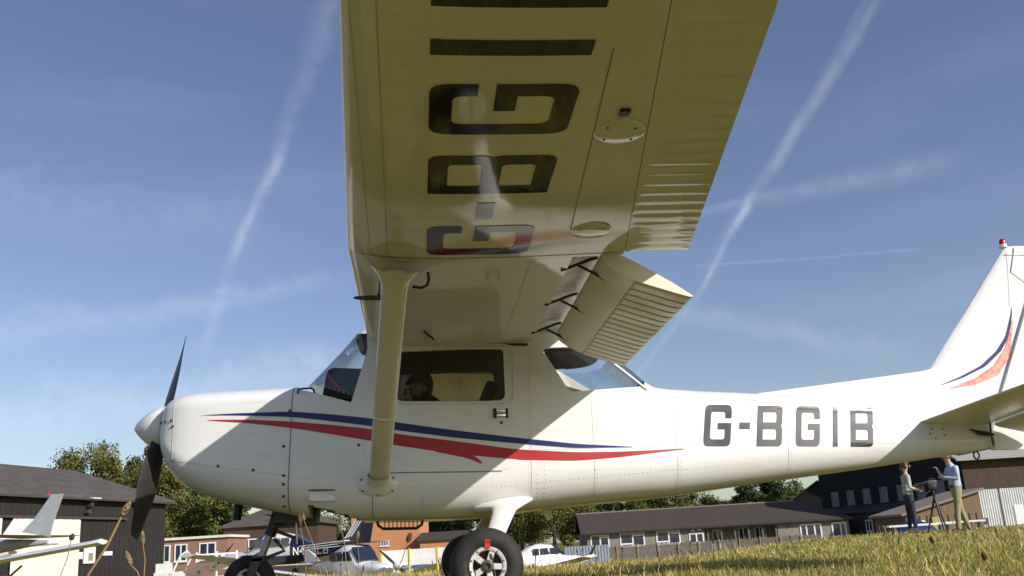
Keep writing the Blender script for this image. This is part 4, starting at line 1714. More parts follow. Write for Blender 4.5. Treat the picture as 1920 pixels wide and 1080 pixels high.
    MB().loft([strut_ring(t, c, h) for t, c, h in ((.62, .135, .053), (.622, .141, .059), (.632, .141, .059), (.634, .135, .053))]).build('strut_sleeve', WINGW, AC, 60)
    # upper cuff: flares into the wing skin
    rings = []
    for t, k in ((.115, 0), (.095, .03), (.07, .14), (.045, .38), (.02, .72), (-.002, 1.0)):
        c, h = .137 + .15 * k ** 1.5, .055 + .07 * k
        ring = strut_ring(t, c, h, .012 * k)
        if t < .03:
            ring = [Vector((q.x, q.y, min(q.z, wz(q.x, q.y) + .004))) for q in ring]
        rings.append(ring)
    MB().loft(rings, False).build('strut_cuff', WINGW, AC, 60)
    # lower cuff: a dished foot on the fuselage side
    rings = []
    ycs = side_y(.594, .735)
    for k, (rx, rz, out) in enumerate(((.134, .078, .000), (.132, .076, .004), (.106, .058, .009), (.083, .044, .019), (.072, .038, .045), (.0685, .033, .100))):
        cz = .722 + out * .52
        cx = .590 + out * .08
        ring = []
        for j in range(28):
            a = 2 * PI * j / 28
            x, z = cx + rx * math.cos(a), cz + rz * math.sin(a)
            yb = side_y(x, z, .001) if k < 2 else ycs
            ring.append((x, sgn * (yb + out), z))
        rings.append(ring)
    ft = MB().loft(rings, False).build('strut_foot', WINGW, AC, 60)
    for a in (.6, 1.25, 2.1, 2.7, 3.8, 4.7, 5.6):
        x, z = .590 + .120 * math.cos(a), .724 + .067 * math.sin(a)
        MB().lathe([(-.004, .006), (.006, .009)], (x, sgn * (side_y(x, z) + .008), z), 'Y', 8).build('screw', DARKGREY, ft)

# underwing letters, read from the nose side
UW = [('G', 2.400, 2.792), ('-', 2.880, 3.068), ('B', 3.173, 3.540), ('G', 3.723, 4.084), ('I', 4.263, 4.348), ('B', 4.520, 4.880)]
for ch, ya, yb in UW:
    def place(u, v, ya=ya, yb=yb):
        x = 1.388 - v * .498
        # letters run outboard, tops towards the leading edge
        y = -(ya + u * (yb - ya))
        return (x, y, wz(x, y) - .0028)
    letter_mesh(ch, .215, .155, place, (1, 10), INK, 'wing_letter', AC)


def under(name, pts, wdt, material, off=.0016):
    v, f = [], []
    P = [Vector(p) for p in pts]
    n = 30
    tot = [(P[0].lerp(P[1], k / n)) for k in range(n + 1)]
    t = (P[1] - P[0]).normalized()
    nn = Vector((-t.y, t.x)) * wdt / 2
    for p in tot:
        for s in (-1, 1):
            q = p + nn * s
            v.append((q.x, q.y, wz(q.x, q.y) - off))
    for k in range(n):
        f.append((2 * k, 2 * k + 1, 2 * k + 3, 2 * k + 2))
    return obj(name, v, f, material, AC)


LAP = mat('wing_lap', (.56, .51, .38), .5)
uv_, uf_ = [], []


def wrivet(x, y, r=.0036):
    k = len(uv_)
    for i in range(6):
        a = 2 * PI * i / 6
        xx, yy = x + r * math.cos(a), y + r * math.sin(a)
        uv_.append((xx, yy, wz(xx, yy) - .0008))
    uv_.append((x, y, wz(x, y) - .0022))
    for i in range(6):
        uf_.append((k + i, k + 6, k + (i + 1) % 6))


for y in (-2.50, -2.86, -3.12, -3.63, -4.18, -4.44, -1.2, -1.9):
    for x in np.arange(LEx(y) + .12, 1.42 if y > -2.3 else 1.47, .038):
        wrivet(x, y)
for x, ya, yb in ((.715, -4.8, -2.38), (1.462, -4.5, -2.38), (.715, -2.28, -.62), (1.43, -2.28, -.62)):
    for y in np.arange(ya, yb, .042):
        wrivet(x + max(0, -y - 2.33) * (.02 if x < 1 else -.045), y)
for x in np.arange(.60, 1.85, .034):
    wrivet(x, -2.362)
w_r = obj('wing_rivets', uv_, uf_, mat('wing_rivet', (.66, .63, .52), .35), AC)
w_r['kind'] = 'stuff'
under('wing_seam', [(1.560, -2.70), (1.452, -4.30)], .005, mat('wing_lap_dark', (.33, .29, .19), .6))
under('wing_seam', [(.700, -2.36), (.745, -4.9)], .004, LAP)
under('wing_seam', [(.615, -2.36), (.668, -4.9)], .003, LAP)
under('wing_seam', [(.56, -2.345), (1.86, -2.345)], .006, mat('wing_gap', (.12, .10, .06), .8))
under('wing_seam', [(.70, -.6), (.70, -2.29)], .004, LAP)
under('wing_seam', [(1.42, -.6), (1.42, -2.29)], .003, LAP)
under('wing_seam', [(.58, -1.55), (1.60, -1.55)], .003, LAP)
for xc, yc, r in ((1.655, -2.68, .102), (1.585, -3.72, .098)):
    z = wz(xc, yc)
    cp = MB().lathe([(-.010, .030), (-.009, r * .86), (-.0055, r * .97), (.004, r)], (xc, yc, z), 'Z', 36).build('inspection_cap', WINGW, AC, 50)
    for a in (.7, 2.3, 3.9, 5.5):
        MB().lathe([(-.0115, .005), (-.006, .007)], (xc + r * .72 * math.cos(a), yc + r * .72 * math.sin(a), z), 'Z', 8).build('screw', BLACK, cp)
MB().box((1.555, -3.90, wz(1.57, -3.88) - .012), (1.590, -3.86, wz(1.57, -3.88) + .004)).build('aileron_pushrod_slot', BLACK, AC)
MB().tube([(.90, -2.16, 1.68), (.905, -2.16, 1.640), (.895, -2.155, 1.612), (.865, -2.15, 1.600), (.820, -2.15, 1.606)], .0075).build('tie_down_hook', BLACK, AC, 60)
MB().tube([(.88, -.86, 1.672), (.90, -.86, 1.648), (.93, -.85, 1.630), (.95, -.85, 1.610)], .007).build('fuel_vent', BLACK, AC, 60)
pt = MB()
pt.tube([(.66, -2.02, 1.700), (.655, -2.02, 1.610), (.645, -2.02, 1.585)], .014)
pt.tube([(.70, -2.02, 1.580), (.58, -2.02, 1.580), (.535, -2.02, 1.580), (.515, -2.02, 1.580)], [.014, .013, .010, .006])
pt.build('pitot_tube', DARKGREY, AC, 60)
# dark grey strip above the doors where the wing meets the cabin
for sgn in (-1, 1):
    MB().box((.60, sgn * .452 - .012, 1.652), (1.60, sgn * .452 + .012, 1.670)).build('wing_root_strip', DARKGREY, AC)
# bright strip along the rear window
MB().tube([(2.06, -side_y(2.06, 1.64, .004), 1.64), (2.25, -side_y(2.25, 1.50, .004), 1.50), (2.44, -side_y(2.44, 1.352, .004), 1.352)], .010, 8).build('window_strip', WHITE, AC, 60)

# ---- tail
def foil_ring(x0, x1, h, mk, n=10):
    """thin symmetric section between x0 and x1, half thickness h; mk(x, t) -> point"""
    up = []
    for k in range(n + 1):
        t = (1 - math.cos(PI * k / n)) / 2
        yt = h * 2.6 * (math.sqrt(t) * .58 - .26 * t - .32 * t * t)
        up.append((x0 + (x1 - x0) * t, max(yt, .0035)))
    ring = [mk(x, t) for x, t in up] + [mk(x, -t) for x, t in up[::-1]]
    return ring


def finLE(z):
    return 4.746 + .7736 * (z - 1.556)


def hinge_r(z):
    return 5.20 + .47 * (z - 1.2)


fin_rings = []
for z in (1.17, 1.35, 1.556, 1.8, 2.1, 2.35, 2.50, 2.555):
    fin_rings.append(foil_ring(max(finLE(z), 4.50) if z > 1.5 else finLE(1.556) - .10 * (1.556 - z), hinge_r(z) - .006, .050 if z < 2.52 else .035, lambda x, t, z=z: (x, t, z)))
fin = MB().loft(fin_rings).build('fin', WHITE, AC, 50)
rud = []
for z in (.945, 1.1, 1.2, 1.5, 1.8, 2.1, 2.35, 2.50, 2.56):
    x0 = hinge_r(z) + .006 if z > 1.1 else 5.165 + (z - .945) * .05
    x1 = 5.62 + .29 * (z - 1.2) + (0 if z > 1.1 else -.10 + (z - .945) * .6)
    h = .036
    rud.append([(x0, -h * .9, z), (x0 + .06, -h, z), (x1, -.004, z), (x1, .004, z), (x0 + .06, h, z), (x0, h * .9, z)])
rudder = MB().loft(rud).build('rudder', WHITE, AC, 40)
# dorsal fillet
dor = []
for x in np.linspace(3.12, 4.80, 14):
    zt = np.interp(x, [3.12, 3.3, 4.75, 4.85], [1.364, 1.376, 1.556, 1.60])
    hw = .012 + .030 * (x - 3.12) / 1.6
    zb_ = sec(x)[3] - .03
    dor.append([(x, -hw * 1.8, zb_), (x, -hw, zb_ + (zt - zb_) * .5), (x, -hw * .5, zt - .004), (x, 0, zt), (x, hw * .5, zt - .004), (x, hw, zb_ + (zt - zb_) * .5), (x, hw * 1.8, zb_)])
MB().loft(dor).build('dorsal_fin', WHITE, AC, 50)
bc = MB().lathe([(2.548, .030), (2.575, .028)], (5.512, 0, 0), 'Z', 16).build('beacon_base', WHITE, AC, 50)
MB().lathe([(2.575, .026), (2.600, .025), (2.618, .018), (2.626, .002)], (5.512, 0, 0), 'Z', 16).build('beacon', REDLENS, AC, 60)


def fin_decal(name, a, b, material):
    n = 40
    v, f = [], []
    for k in range(n + 1):
        t = k / n
        pa_ = [np.interp(t, np.linspace(0, 1, len(a)), [p[j] for p in a]) for j in (0, 1)]
        pb_ = [np.interp(t, np.linspace(0, 1, len(b)), [p[j] for p in b]) for j in (0, 1)]
        for q in (pa_, pb_):
            x0, x1 = finLE(q[1]) if q[1] > 1.556 else finLE(1.556) - .1 * (1.556 - q[1]), hinge_r(q[1])
            tt = min(max((q[0] - x0) / (x1 - x0), 0.02), .98)
            yt = .050 * 2.6 * (math.sqrt(tt) * .58 - .26 * tt - .32 * tt * tt)
            v.append((q[0], -max(yt, .0035) - .0035, q[1]))
    for k in range(n):
        f.append((2 * k, 2 * k + 1, 2 * k + 3, 2 * k + 2))
    return obj(name, v, f, material, fin)


def fin_line(a, b, wdt=.006):
    n = 12
    v, f = [], []
    t = Vector((b[0] - a[0], b[1] - a[1])).normalized()
    for k in range(n + 1):
        for s in (-1, 1):
            q = (a[0] + (b[0] - a[0]) * k / n - t.y * s * wdt / 2, a[1] + (b[1] - a[1]) * k / n + t.x * s * wdt / 2)
            x0, x1 = finLE(q[1]), hinge_r(q[1])
            tt = min(max((q[0] - x0) / (x1 - x0), 0.02), .98)
            v.append((q[0], -max(.050 * 2.6 * (math.sqrt(tt) * .58 - .26 * tt - .32 * tt * tt), .0035) - .0032, q[1]))
    return obj('fin_seam_and_line', v, [(2 * k, 2 * k + 1, 2 * k + 3, 2 * k + 2) for k in range(n)], SEAM, fin)


fin_line((5.585, 2.545), (5.520, 2.335), .009)
fin_line((5.520, 2.335), (5.640, 2.25), .005)
fin_line((5.512, 2.50), (5.470, 2.06), .003)  # thin dark line down the fin, drawn in the seam colour
fin_line((5.49, 2.478), (5.70, 2.478), .004)
fin_decal('blue_swoosh', [(4.797, 1.433), (4.969, 1.498), (5.155, 1.585), (5.304, 1.701), (5.402, 1.819), (5.470, 1.988), (5.488, 2.066)],
          [(4.797, 1.431), (4.990, 1.490), (5.195, 1.580), (5.345, 1.701), (5.430, 1.817), (5.482, 1.988), (5.488, 2.066)], BLUEP)
fin_decal('red_swoosh', [(4.879, 1.412), (5.097, 1.491), (5.264, 1.586), (5.388, 1.732), (5.476, 1.945)],
          [(4.879, 1.408), (5.089, 1.438), (5.294, 1.515), (5.42, 1.669), (5.484, 1.945)], REDFADE)
for sgn in (-1, 1):
    def hz(y):
        return 1.142 + (abs(y) - .10) * .088
    stab = []
    for y in (.03, .12, .5, 1.0, 1.42, 1.50, 1.52):
        x0 = 4.545 + (y - .12) * .12 + (0 if y < 1.45 else .05)
        stab.append(foil_ring(x0, 5.135, .036 if y < 1.5 else .02, lambda x, t, y=y: (x, sgn * y, hz(y) + t)))
    st_ = MB().loft(stab).build('tailplane', WHITE, AC, 50)
    elev = []
    ea = math.radians(16)
    for y in (.10, .5, 1.0, 1.45, 1.52):
        c = .36 - .06 * y
        ring = []
        for X, Z in ((0, -.022), (.03, -.028), (c, -.003), (c, .003), (.03, .028), (0, .022)):
            ring.append((5.148 + X * math.cos(ea) + Z * math.sin(ea), sgn * y, hz(y) - X * math.sin(ea) + Z * math.cos(ea)))
        elev.append(ring)
    MB().loft(elev).build('elevator', WHITE, AC, 40)
MB().tube([(4.93, -.125, 1.09), (5.00, -.12, 1.062), (5.06, -.115, 1.055), (5.12, -.105, 1.05)], [.004, .016, .018, .010], 8).build('elevator_cable_boot', BLACK, AC, 60)
MB().tube([(5.118, -.09, 1.15), (5.112, -.09, 1.05), (5.118, -.09, .97)], .008, 6).build('elevator_horn', DARKGREY, AC, 60)
for x, z in ((4.62, 1.09), (4.72, 1.09), (4.72, 1.045), (4.60, 1.055), (4.64, 1.02)):
    MB().lathe([(-.004, .005), (.003, .007)], (x, -side_y(x, z, .001), z), 'Y', 8).build('screw', DARKGREY, AC)

# ---- undercarriage
def wheel(name_t, cx, cy, cz, R_, wdt, out, big=True):
    """tyre with rim on the side facing `out`"""
    prof = []
    for k in range(25):
        a = -PI * .5 + PI * k / 24
        rr = R_ - .085 * (R_ / .215) + (.085 * (R_ / .215)) * max(0, math.cos(a)) ** .62
        prof.append((wdt / 2 * math.sin(a) * (1.0 if abs(math.sin(a)) < .8 else 1.0), rr))
    inner = R_ * .50
    prof = [(-wdt * .40, inner)] + prof + [(wdt * .40, inner)]
    ty = MB().lathe(prof, (cx, cy, cz), 'Y', 56, False).build(name_t, RUBBER, AC, 60)
    o = out
    rim = MB().lathe([(o * wdt * .36, inner * .78), (o * wdt * .46, inner * .84), (o * wdt * .475, inner * .97), (o * wdt * .43, inner * 1.02), (-o * wdt * .2, inner * .98)], (cx, cy, cz), 'Y', 40, False).build('rim', ALLOY, ty, 50)
    MB().lathe([(o * wdt * .12, .0), (o * wdt * .12, inner * .98)], (cx, cy, cz), 'Y', 32, False).build('brake_disc', BLACK, ty)
    MB().lathe([(o * wdt * .10, inner * .34), (o * wdt * .46, inner * .34), (o * wdt * .50, inner * .26), (o * wdt * .50, inner * .16), (o * wdt * .42, inner * .12), (o * wdt * .42, .001)], (cx, cy, cz), 'Y', 24).build('hub_cap', DARKGREY, ty, 50)
    for k in range(5):
        a = 2 * PI * k / 5 + .35
        rot = Matrix.Rotation(a, 3, 'Y')
        MB().box((-inner * .15, min(o * wdt * .30, o * wdt * .42), inner * .28), (inner * .15, max(o * wdt * .30, o * wdt * .42), inner * .86), rot, (cx, cy, cz)).build('spoke', ALLOY, ty)
    if big:
        for k in range(10):
            a = 2 * PI * k / 10
            MB().lathe([(o * wdt * .46, .005), (o * wdt * .495, .005)], (cx + inner * .91 * math.sin(a), cy, cz + inner * .91 * math.cos(a)), 'Y', 6).build('wheel_bolt', DARKGREY, ty)
    return ty


for sgn in (-1, 1):
    cx, cy, cz = 1.2506, sgn * 1.150, .207
    ty = wheel('tyre', cx, cy, cz, .215, .165, sgn)
    # red creep mark across tyre wall and rim
    mk = []
    for r in np.linspace(.098, .150, 6):
        for s in (-1, 1):
            yy = wz and (sgn * (.165 / 2 * min(1.0, .90 + (r - .098) * 1.9)) if r > .11 else sgn * .0805)
            mk.append((cx + s * .016, cy + yy + sgn * .003, cz + r))
    obj('red_mark', mk, [(2 * i, 2 * i + 1, 2 * i + 3, 2 * i + 2) for i in range(5)], REDTAG, ty)
    path = [((1.410, .520, .556), .175, .062), ((1.405, .57, .536), .150, .058), ((1.385, .66, .498), .135, .052), ((1.335, .86, .408), .118, .048), ((1.285, 1.03, .300), .105, .046), ((1.262, 1.075, .225), .09, .045)]
    rings = []
    foot = []
    for (rx, rz, k) in ((.205, .042, 0), (.200, .040, 1)):
        ring = []
        for j in range(24):
            a = 2 * PI * j / 24
            x = 1.408 + rx * math.cos(a)
            z = .583 + rz * math.sin(a) + .032 * math.cos(a)
            ring.append((x, sgn * side_y(x, max(z, sec(x)[2] + .002), .002 + .010 * k), z))
        foot.append(ring)
    for i, (p, c, h) in enumerate(path):
        p = Vector((p[0], sgn * p[1], p[2]))
        q0 = Vector(path[max(0, i - 1)][0])
        q1 = Vector(path[min(len(path) - 1, i + 1)][0])
        q0.y *= sgn
        q1.y *= sgn
        a = (q1 - q0).normalized()
        xv = (Vector((1, 0, 0)) - a * a.x).normalized()
        nv = a.cross(xv).normalized() * (-sgn)
        rings.append([p + xv * (c / 2 * math.cos(2 * PI * j / 24)) + nv * (h / 2 * math.sin(2 * PI * j / 24)) for j in range(24)])
    mid = [Vector(a_).lerp(Vector(b_), .5) * .6 + Vector(b_) * .4 for a_, b_ in zip(foot[1], rings[0])]
    MB().loft([foot[0], foot[1], mid, rings[0]], False).build('gear_cuff', WHITE, AC, 60)
    MB().loft(rings).build('gear_leg', WHITE, AC, 60)

nt = wheel('nose_tyre', -.285, 0, .120, .175, .13, -1, False)
ng = MB()
ng.tube([(-.095, 0, .64), (-.135, 0, .50), (-.165, 0, .42)], .040, 14)
ng.build('oleo_housing', BLACK, AC, 60)
MB().tube([(-.165, 0, .43), (-.225, 0, .24)], .026, 14).build('oleo_rod', STEEL, AC, 60)
fk = MB()
for s in (-1, 1):
    fk.loft([[(-.225 + dx, s * (.085 + dy), .275) for dx, dy in ((-.035, -.008), (.035, -.008), (.035, .008), (-.035, .008))],
             [(-.285 + dx, s * (.085 + dy), .115) for dx, dy in ((-.025, -.008), (.025, -.008), (.025, .008), (-.025, .008))]])
fk.box((-.265, -.093, .255), (-.185, .093, .290))
fk.build('fork', DARKGREY, AC)
tl = MB().tube([(-.13, -.01, .40), (-.06, -.01, .32), (-.19, -.01, .27)], .013, 8)
tl.build('torque_link', DARKGREY, AC, 60)
MB().tube([(-.11, -.05, .45), (.02, -.07, .40), (.06, -.08, .36)], .012, 8).build('shimmy_damper', DARKGREY, AC, 60)
MB().tube([(-.13, -.03, .47), (.07, -.10, .55)], .010, 8).build('steering_rod', DARKGREY, AC)
MB().tube([(-.10, -.03, .50), (.08, -.10, .58)], .010, 8).build('steering_rod', DARKGREY, AC)
MB().tube([(.02, -.10, .56), (.035, -.10, .36)], .008, 8).build('drain_pipe', STEEL, AC)
MB().loft([[(-.17, -.10, .555), (.02, -.10, .555), (.05, -.12, .535), (-.20, -.12, .560)], [(-.17, .10, .555), (.02, .10, .555), (.05, .12, .535), (-.20, .12, .560)]]).build('gear_mount', DARKGREY, AC)

# ---- inside the cabin
panel = MB().prism(round_poly([(.200, 1.30), (.480, 1.30), (.500, 1.505), (.235, 1.515)], [.02, .01, .01, .06]), -.405, .405).build('instrument_panel', mat('panel_black', (.012, .012, .016), .7), AC)
MB().tube([(.235, -.412, 1.475), (.26, -.415, 1.43), (.315, -.418, 1.37), (.36, -.42, 1.345)], .012, 6).build('red_cable', REDTAG, AC, 60)
MB().prism(round_poly([(.560, 1.585), (.70, 1.60), (.70, 1.655), (.555, 1.625)], .01), -.43, -.40).build('sun_visor', mat('visor_grey', (.09, .095, .105), .4), AC)
for sy in (-.22, .22):
    s_ = MB().prism(round_poly([(.72, .80), (1.18, .76), (1.18, .88), (.70, .94)], .03), sy - .19, sy + .19).build('seat_cushion', SEATM, AC, 50)
    MB().prism(round_poly([(1.10, .86), (1.22, .86), (1.40, 1.40), (1.32, 1.43)], .04), sy - .18, sy + .18).build('seat_back', SEATM, AC, 50)
    MB().tube([(.53, sy, 1.22), (.66, sy, 1.22)], .010, 8).build('yoke_shaft', BLACK, AC)
    MB().tube([(.66, sy - .11, 1.32), (.66, sy - .13, 1.24), (.66, sy, 1.20), (.66, sy + .13, 1.24), (.66, sy + .11, 1.32)], .012, 8).build('yoke', BLACK, AC, 60)
bevel(MB().box((1.62, -.36, .70), (1.70, .36, 1.33)).build('rear_bulkhead', SEATB, AC), .02)
MB().box((1.70, -.36, 1.28), (2.38, .36, 1.292)).build('parcel_shelf', mat('shelf_white', (.62, .62, .60), .7), AC)

# ================================================================== PARKED AIRCRAFT BEHIND
NAVY = mat('navy_paint', (.012, .014, .045), .25, coat=.3)
PWHITE = mat('parked_white', (.80, .80, .79), .3, coat=.3, vary=.05)
PGREY = mat('parked_grey', (.36, .38, .40), .4)
PGLASS = mat('parked_window', (.02, .025, .05), .05, spec=.9)
PBLUE = mat('stripe_blue', (.03, .04, .16), .35)


def stroke_letters(text, h, place, wd, material, parent, name):
    """simple stroke letters for a distant registration: boxes along strokes"""
    G = {'N': [((0, 0), (0, 1)), ((0, 1), (1, 0)), ((1, 0), (1, 1))], '4': [((.8, 0), (.8, 1)), ((.8, 1), (0, .35)), ((0, .35), (1, .35))],
         '6': [((.9, 1), (.1, .75)), ((.1, .75), (.1, .1)), ((.1, .1), (.9, .1)), ((.9, .1), (.9, .5)), ((.9, .5), (.1, .5))],
         'L': [((0, 1), (0, 0)), ((0, 0), (.9, 0))], 'B': [((0, 0), (0, 1)), ((0, 1), (.8, .95)), ((.8, .95), (.8, .55)), ((0, .5), (.9, .5)), ((.9, .5), (.9, .05)), ((0, 0), (.9, .03))]}
    x = 0
    for ch in text:
        m = MB()
        for a, b in G[ch]:
            pa_, pb_ = place(x + a[0] * wd, a[1] * h), place(x + b[0] * wd, b[1] * h)
            m.tube([pa_, pb_], .026, 5)
        m.build(name, material, parent)
        x += wd * 1.42


def parked_plane(name, label, s, D, heading, low=True, body=PWHITE, aft=None, length=7.2, stripes=None, span=9.6, text=None, fin_h=2.35, canopy=False, z=None, fc=1.0):
    """nose along local -x; heading turns the nose from 'left' (0) towards 'ahead' (+)"""
    R0 = empty(name, W(s, D, z), RZ0 - heading)
    tag(R0, label, 'aircraft', 'parked light aircraft in the background')
    k = length / 7.2
    st = [(-2.3, .16, .95, 1.12), (-2.2, .30, .82, 1.22), (-1.6, .42, .70, 1.32), (-.9, .50, .62, 1.36), (-.5, .53, .60, 1.42), (.1, .55, .58, 1.95), (.9, .55, .60, 2.02), (1.5, .50, .66, 1.88), (2.1, .38, .76, 1.55), (3.2, .24, .92, 1.42), (4.4, .10, 1.08, 1.34), (4.8, .04, 1.12, 1.30)]
    if low:
        st = [(x, w, zb - .05, zt - .15) for x, w, zb, zt in st]
    n = 20

    def ring(x, w, zb, zt):
        out = []
        for j in range(n):
            a = 2 * PI * j / n
            c, s2 = math.cos(a), math.sin(a)
            out.append((x * k, w * math.copysign(abs(c) ** .75, c), (zb + zt) / 2 + (zt - zb) / 2 * math.copysign(abs(s2) ** .75, s2)))
        return out
    bod = MB().loft([ring(*q) for q in st]).build('fuselage', body, R0, 60)
    if aft:
        bod.data.materials.append(aft)
        for p in bod.data.polygons:
            if p.center.x > 1.3 * k or (p.center.z < 1.02 and p.center.x > -1.2 * k):
                p.material_index = 1
    zt_top = 1.80 if low else 1.95
    for sg in (-1, 1):
        for x0, x1 in ((-.25, .42), (.52, 1.05), (1.12, 1.5)):
            pts = round_poly([(x0 * k, 1.30), (x1 * k, 1.30), (x1 * k - .02, zt_top - .17), (x0 * k + (.22 if x0 < 0 else .02), zt_top - .17)], .05)
            MB().prism(pts, sg * .50, sg * .565).build('window', PGLASS, bod)
    MB().loft([[(-.62 * k, y, 1.30), (-.55 * k, y, 1.24), (.02 * k, y, zt_top - .06), (-.05 * k, y, zt_top - .02)] for y in (-.40, .40)]).build('windscreen', PGLASS, bod)
    if low:
        zw, x0 = .62, -.35
    else:
        zw, x0 = 1.98, -.30
    for sg in (-1, 1):
        rings = []
        for y, c, xo, dz in ((.35, 1.6, 0, 0), (1.8, 1.5, 0, .16 if low else .04), (span / 2 - .2, 1.15, .1, .46 if low else .10), (span / 2, .8, .25, .50 if low else .11)):
            rings.append([(x0 + xo, sg * y, zw + dz), (x0 + xo + c * .25, sg * y, zw + dz + .10), (x0 + xo + c, sg * y, zw + dz + .02), (x0 + xo + c * .4, sg * y, zw + dz - .05)])
        MB().loft(rings).build('wing', PWHITE, R0, 30)
        MB().loft([[(3.85 * k, sg * .05, 1.25), (4.1 * k, sg * .05, 1.30), (4.75 * k, sg * .05, 1.26), (4.2 * k, sg * .05, 1.21)], [(4.05 * k, sg * 1.6, 1.27), (4.2 * k, sg * 1.6, 1.30), (4.7 * k, sg * 1.6, 1.27), (4.3 * k, sg * 1.6, 1.25)]]).build('tailplane', aft or body, R0, 30)
        if not low:
            MB().tube([(.25, sg * .5, .75), (.35, sg * 2.4, zw)], .05, 8).build('strut', PWHITE, R0)
        lg = (.55, sg * (1.3 if low else 1.1))
        MB().tube([(lg[0], sg * (1.3 if low else .4), .65), (lg[0], lg[1], .22)], .045, 8).build('gear_leg', PWHITE, R0)
        MB().lathe([(-.07, .10), (-.07, .19), (-.03, .215), (.03, .215), (.07, .19), (.07, .10)], (lg[0], lg[1], .21), 'Y', 20).build('tyre', RUBBER, R0, 60)
    MB().tube([(-1.55, 0, .75), (-1.65, 0, .2)], .05, 8).build('nose_leg', STEEL, R0)
    MB().lathe([(-.05, .08), (-.05, .15), (0, .18), (.05, .15), (.05, .08)], (-1.65, 0, .18), 'Y', 18).build('tyre', RUBBER, R0, 60)
    fn_ = MB().loft([[((4.85 - 1.35 * fc) * k, -.05, 1.36), ((4.85 - 1.35 * fc) * k, .05, 1.36), (4.85 * k, .02, 1.22), (4.85 * k, -.02, 1.22)], [((4.9 - .9 * fc) * k, -.04, 1.62), ((4.9 - .9 * fc) * k, .04, 1.62), (4.9 * k, .02, 1.5), (4.9 * k, -.02, 1.5)], [((5.12 - .57 * fc) * k, -.025, fin_h), ((5.12 - .57 * fc) * k, .025, fin_h), (5.12 * k, .012, fin_h), (5.12 * k, -.012, fin_h)]]).build('fin', aft or body, R0, 20)
    MB().lathe([(fin_h, .035), (fin_h + .06, .03), (fin_h + .08, .005)], (4.75 * k, 0, 0), 'Z', 10).build('beacon', REDLENS, fn_)
    if stripes:
        for j in range(3):
            x_ = 4.15 * k + j * .14
            MB().loft([[(x_ - .45, sy, 1.45 + j * .03), (x_ - .38, sy, 1.45 + j * .03), (x_ + .36, sy, fin_h - .1), (x_ + .30, sy, fin_h - .1)] for sy in (-.06, .06)]).build('fin_stripe', stripes, fn_)
            MB().loft([[(x_ - 2.4, sy, 1.27 - j * .07), (x_ - .2, sy, 1.38 - j * .09), (x_ - .2, sy, 1.35 - j * .09), (x_ - 2.4, sy, 1.24 - j * .07)] for sy in (-.42, .42)]).build('side_stripe', stripes, bod)
    MB().lathe([(-2.28, .15), (-2.40, .13), (-2.55, .04), (-2.57, .003)], (0, 0, 1.04), 'X', 18).build('spinner', PWHITE, R0, 50)
    for a in (.9, .9 + PI):
        c_, s_ = math.cos(a), math.sin(a)
        MB().loft([[(-2.36, r * s_ + w * c_, 1.04 + r * c_ - w * s_), (-2.33, r * s_, 1.04 + r * c_), (-2.30, r * s_ - w * c_, 1.04 + r * c_ + w * s_)] for r, w in ((.08, .05), (.45, .07), (.9, .04))]).build('propeller_blade', BLACK, R0)
    if text:
        def place(u, v):
            x = 1.75 + u
            w = np.interp(x, [q[0] * k for q in st], [q[1] for q in st])
            return (x, (-w - .012), .93 + v)
        stroke_letters(text, .30, place, .19, PWHITE, bod, 'registration_letter')
    return R0


parked_plane('parked_aircraft', 'white low-wing aeroplane with navy tail lettered N464LB behind the nose wheel', -10.9, 41, .42, True, PWHITE, NAVY, 7.6, PWHITE, 9.6, 'N464LB', 2.5)
parked_plane('parked_aircraft', 'white low-wing aeroplane nosing towards the right main wheel', -6.1, 36, PI + .85, True, PWHITE, None, 6.2, None, 7.4, None, 1.8, z=-1.18)
parked_plane('parked_aircraft', 'white low-wing aeroplane half hidden by the left main tyre', 1.2, 52, PI - .5, True, PWHITE, None, 6.6, None, 8.6, None, 1.95, z=-1.55)
parked_plane('parked_aircraft', 'grey finned aeroplane at the left edge before the cream doors', -15.35, 22.3, .10, True, PWHITE, PGREY, 7.0, None, 9.0, None, 2.15, fc=.5)
parked_plane('parked_aircraft', 'aeroplane whose white wing tip reaches in from the left edge across the cream door', -15.7, 25.4, -PI / 2, True, PWHITE, None, 7.0, None, 9.2, None, 2.1, z=-.10)

# white barrier boards with yellow posts
for k in range(3):
    b_ = empty('barrier_board', W(-5.5 + k * 1.05, 37, z=-.62), RZ0)
    MB().box((.03, 0, .45), (1.0, .05, 1.02)).build('panel', WHITEG, b_)
    MB().box((-.03, -.03, 0), (.03, .06, 1.06)).build('post', mat('yellow_post', (.72, .60, .10), .6), b_)
    tag(b_, ['white barrier board with yellow post nearest the silver aeroplane', 'middle white barrier board with yellow post', 'white barrier board with yellow post beside the main tyre'][k], 'barrier', 'white barrier boards')
# white gate
g_ = empty('field_gate', W(-12.8, 38), RZ0 + .15)
for z in (.25, .55, .85, 1.1):
    MB().tube([(0, 0, z), (1.5, 0, z)], .035, 8).build('rail', WHITEG, g_)
for x in (0, .75, 1.5):
    MB().tube([(x, 0, 0), (x, 0, 1.2)], .045, 8).build('upright', WHITEG, g_)
tag(g_, 'white tubular field gate left of the nose wheel', 'gate')
l_ = empty('loop_frame', W(-13.9, 38.5), RZ0)
MB().tube([(0, 0, .1), (0, 0, .5), (.3, 0, 1.15), (.55, 0, 1.3), (.75, 0, 1.1), (.45, 0, .5), (1.0, 0, .3), (1.2, 0, .6), (1.4, 0, .7)], .04, 8).build('tube', WHITEG, l_, 60)
tag(l_, 'bent white tube frame beside the white field gate', 'frame')
c_ = MB().box((0, 0, 0), (1.0, .8, .55)).box((.05, .05, .55), (.5, .7, .9)).build('white_crate', WHITEG)
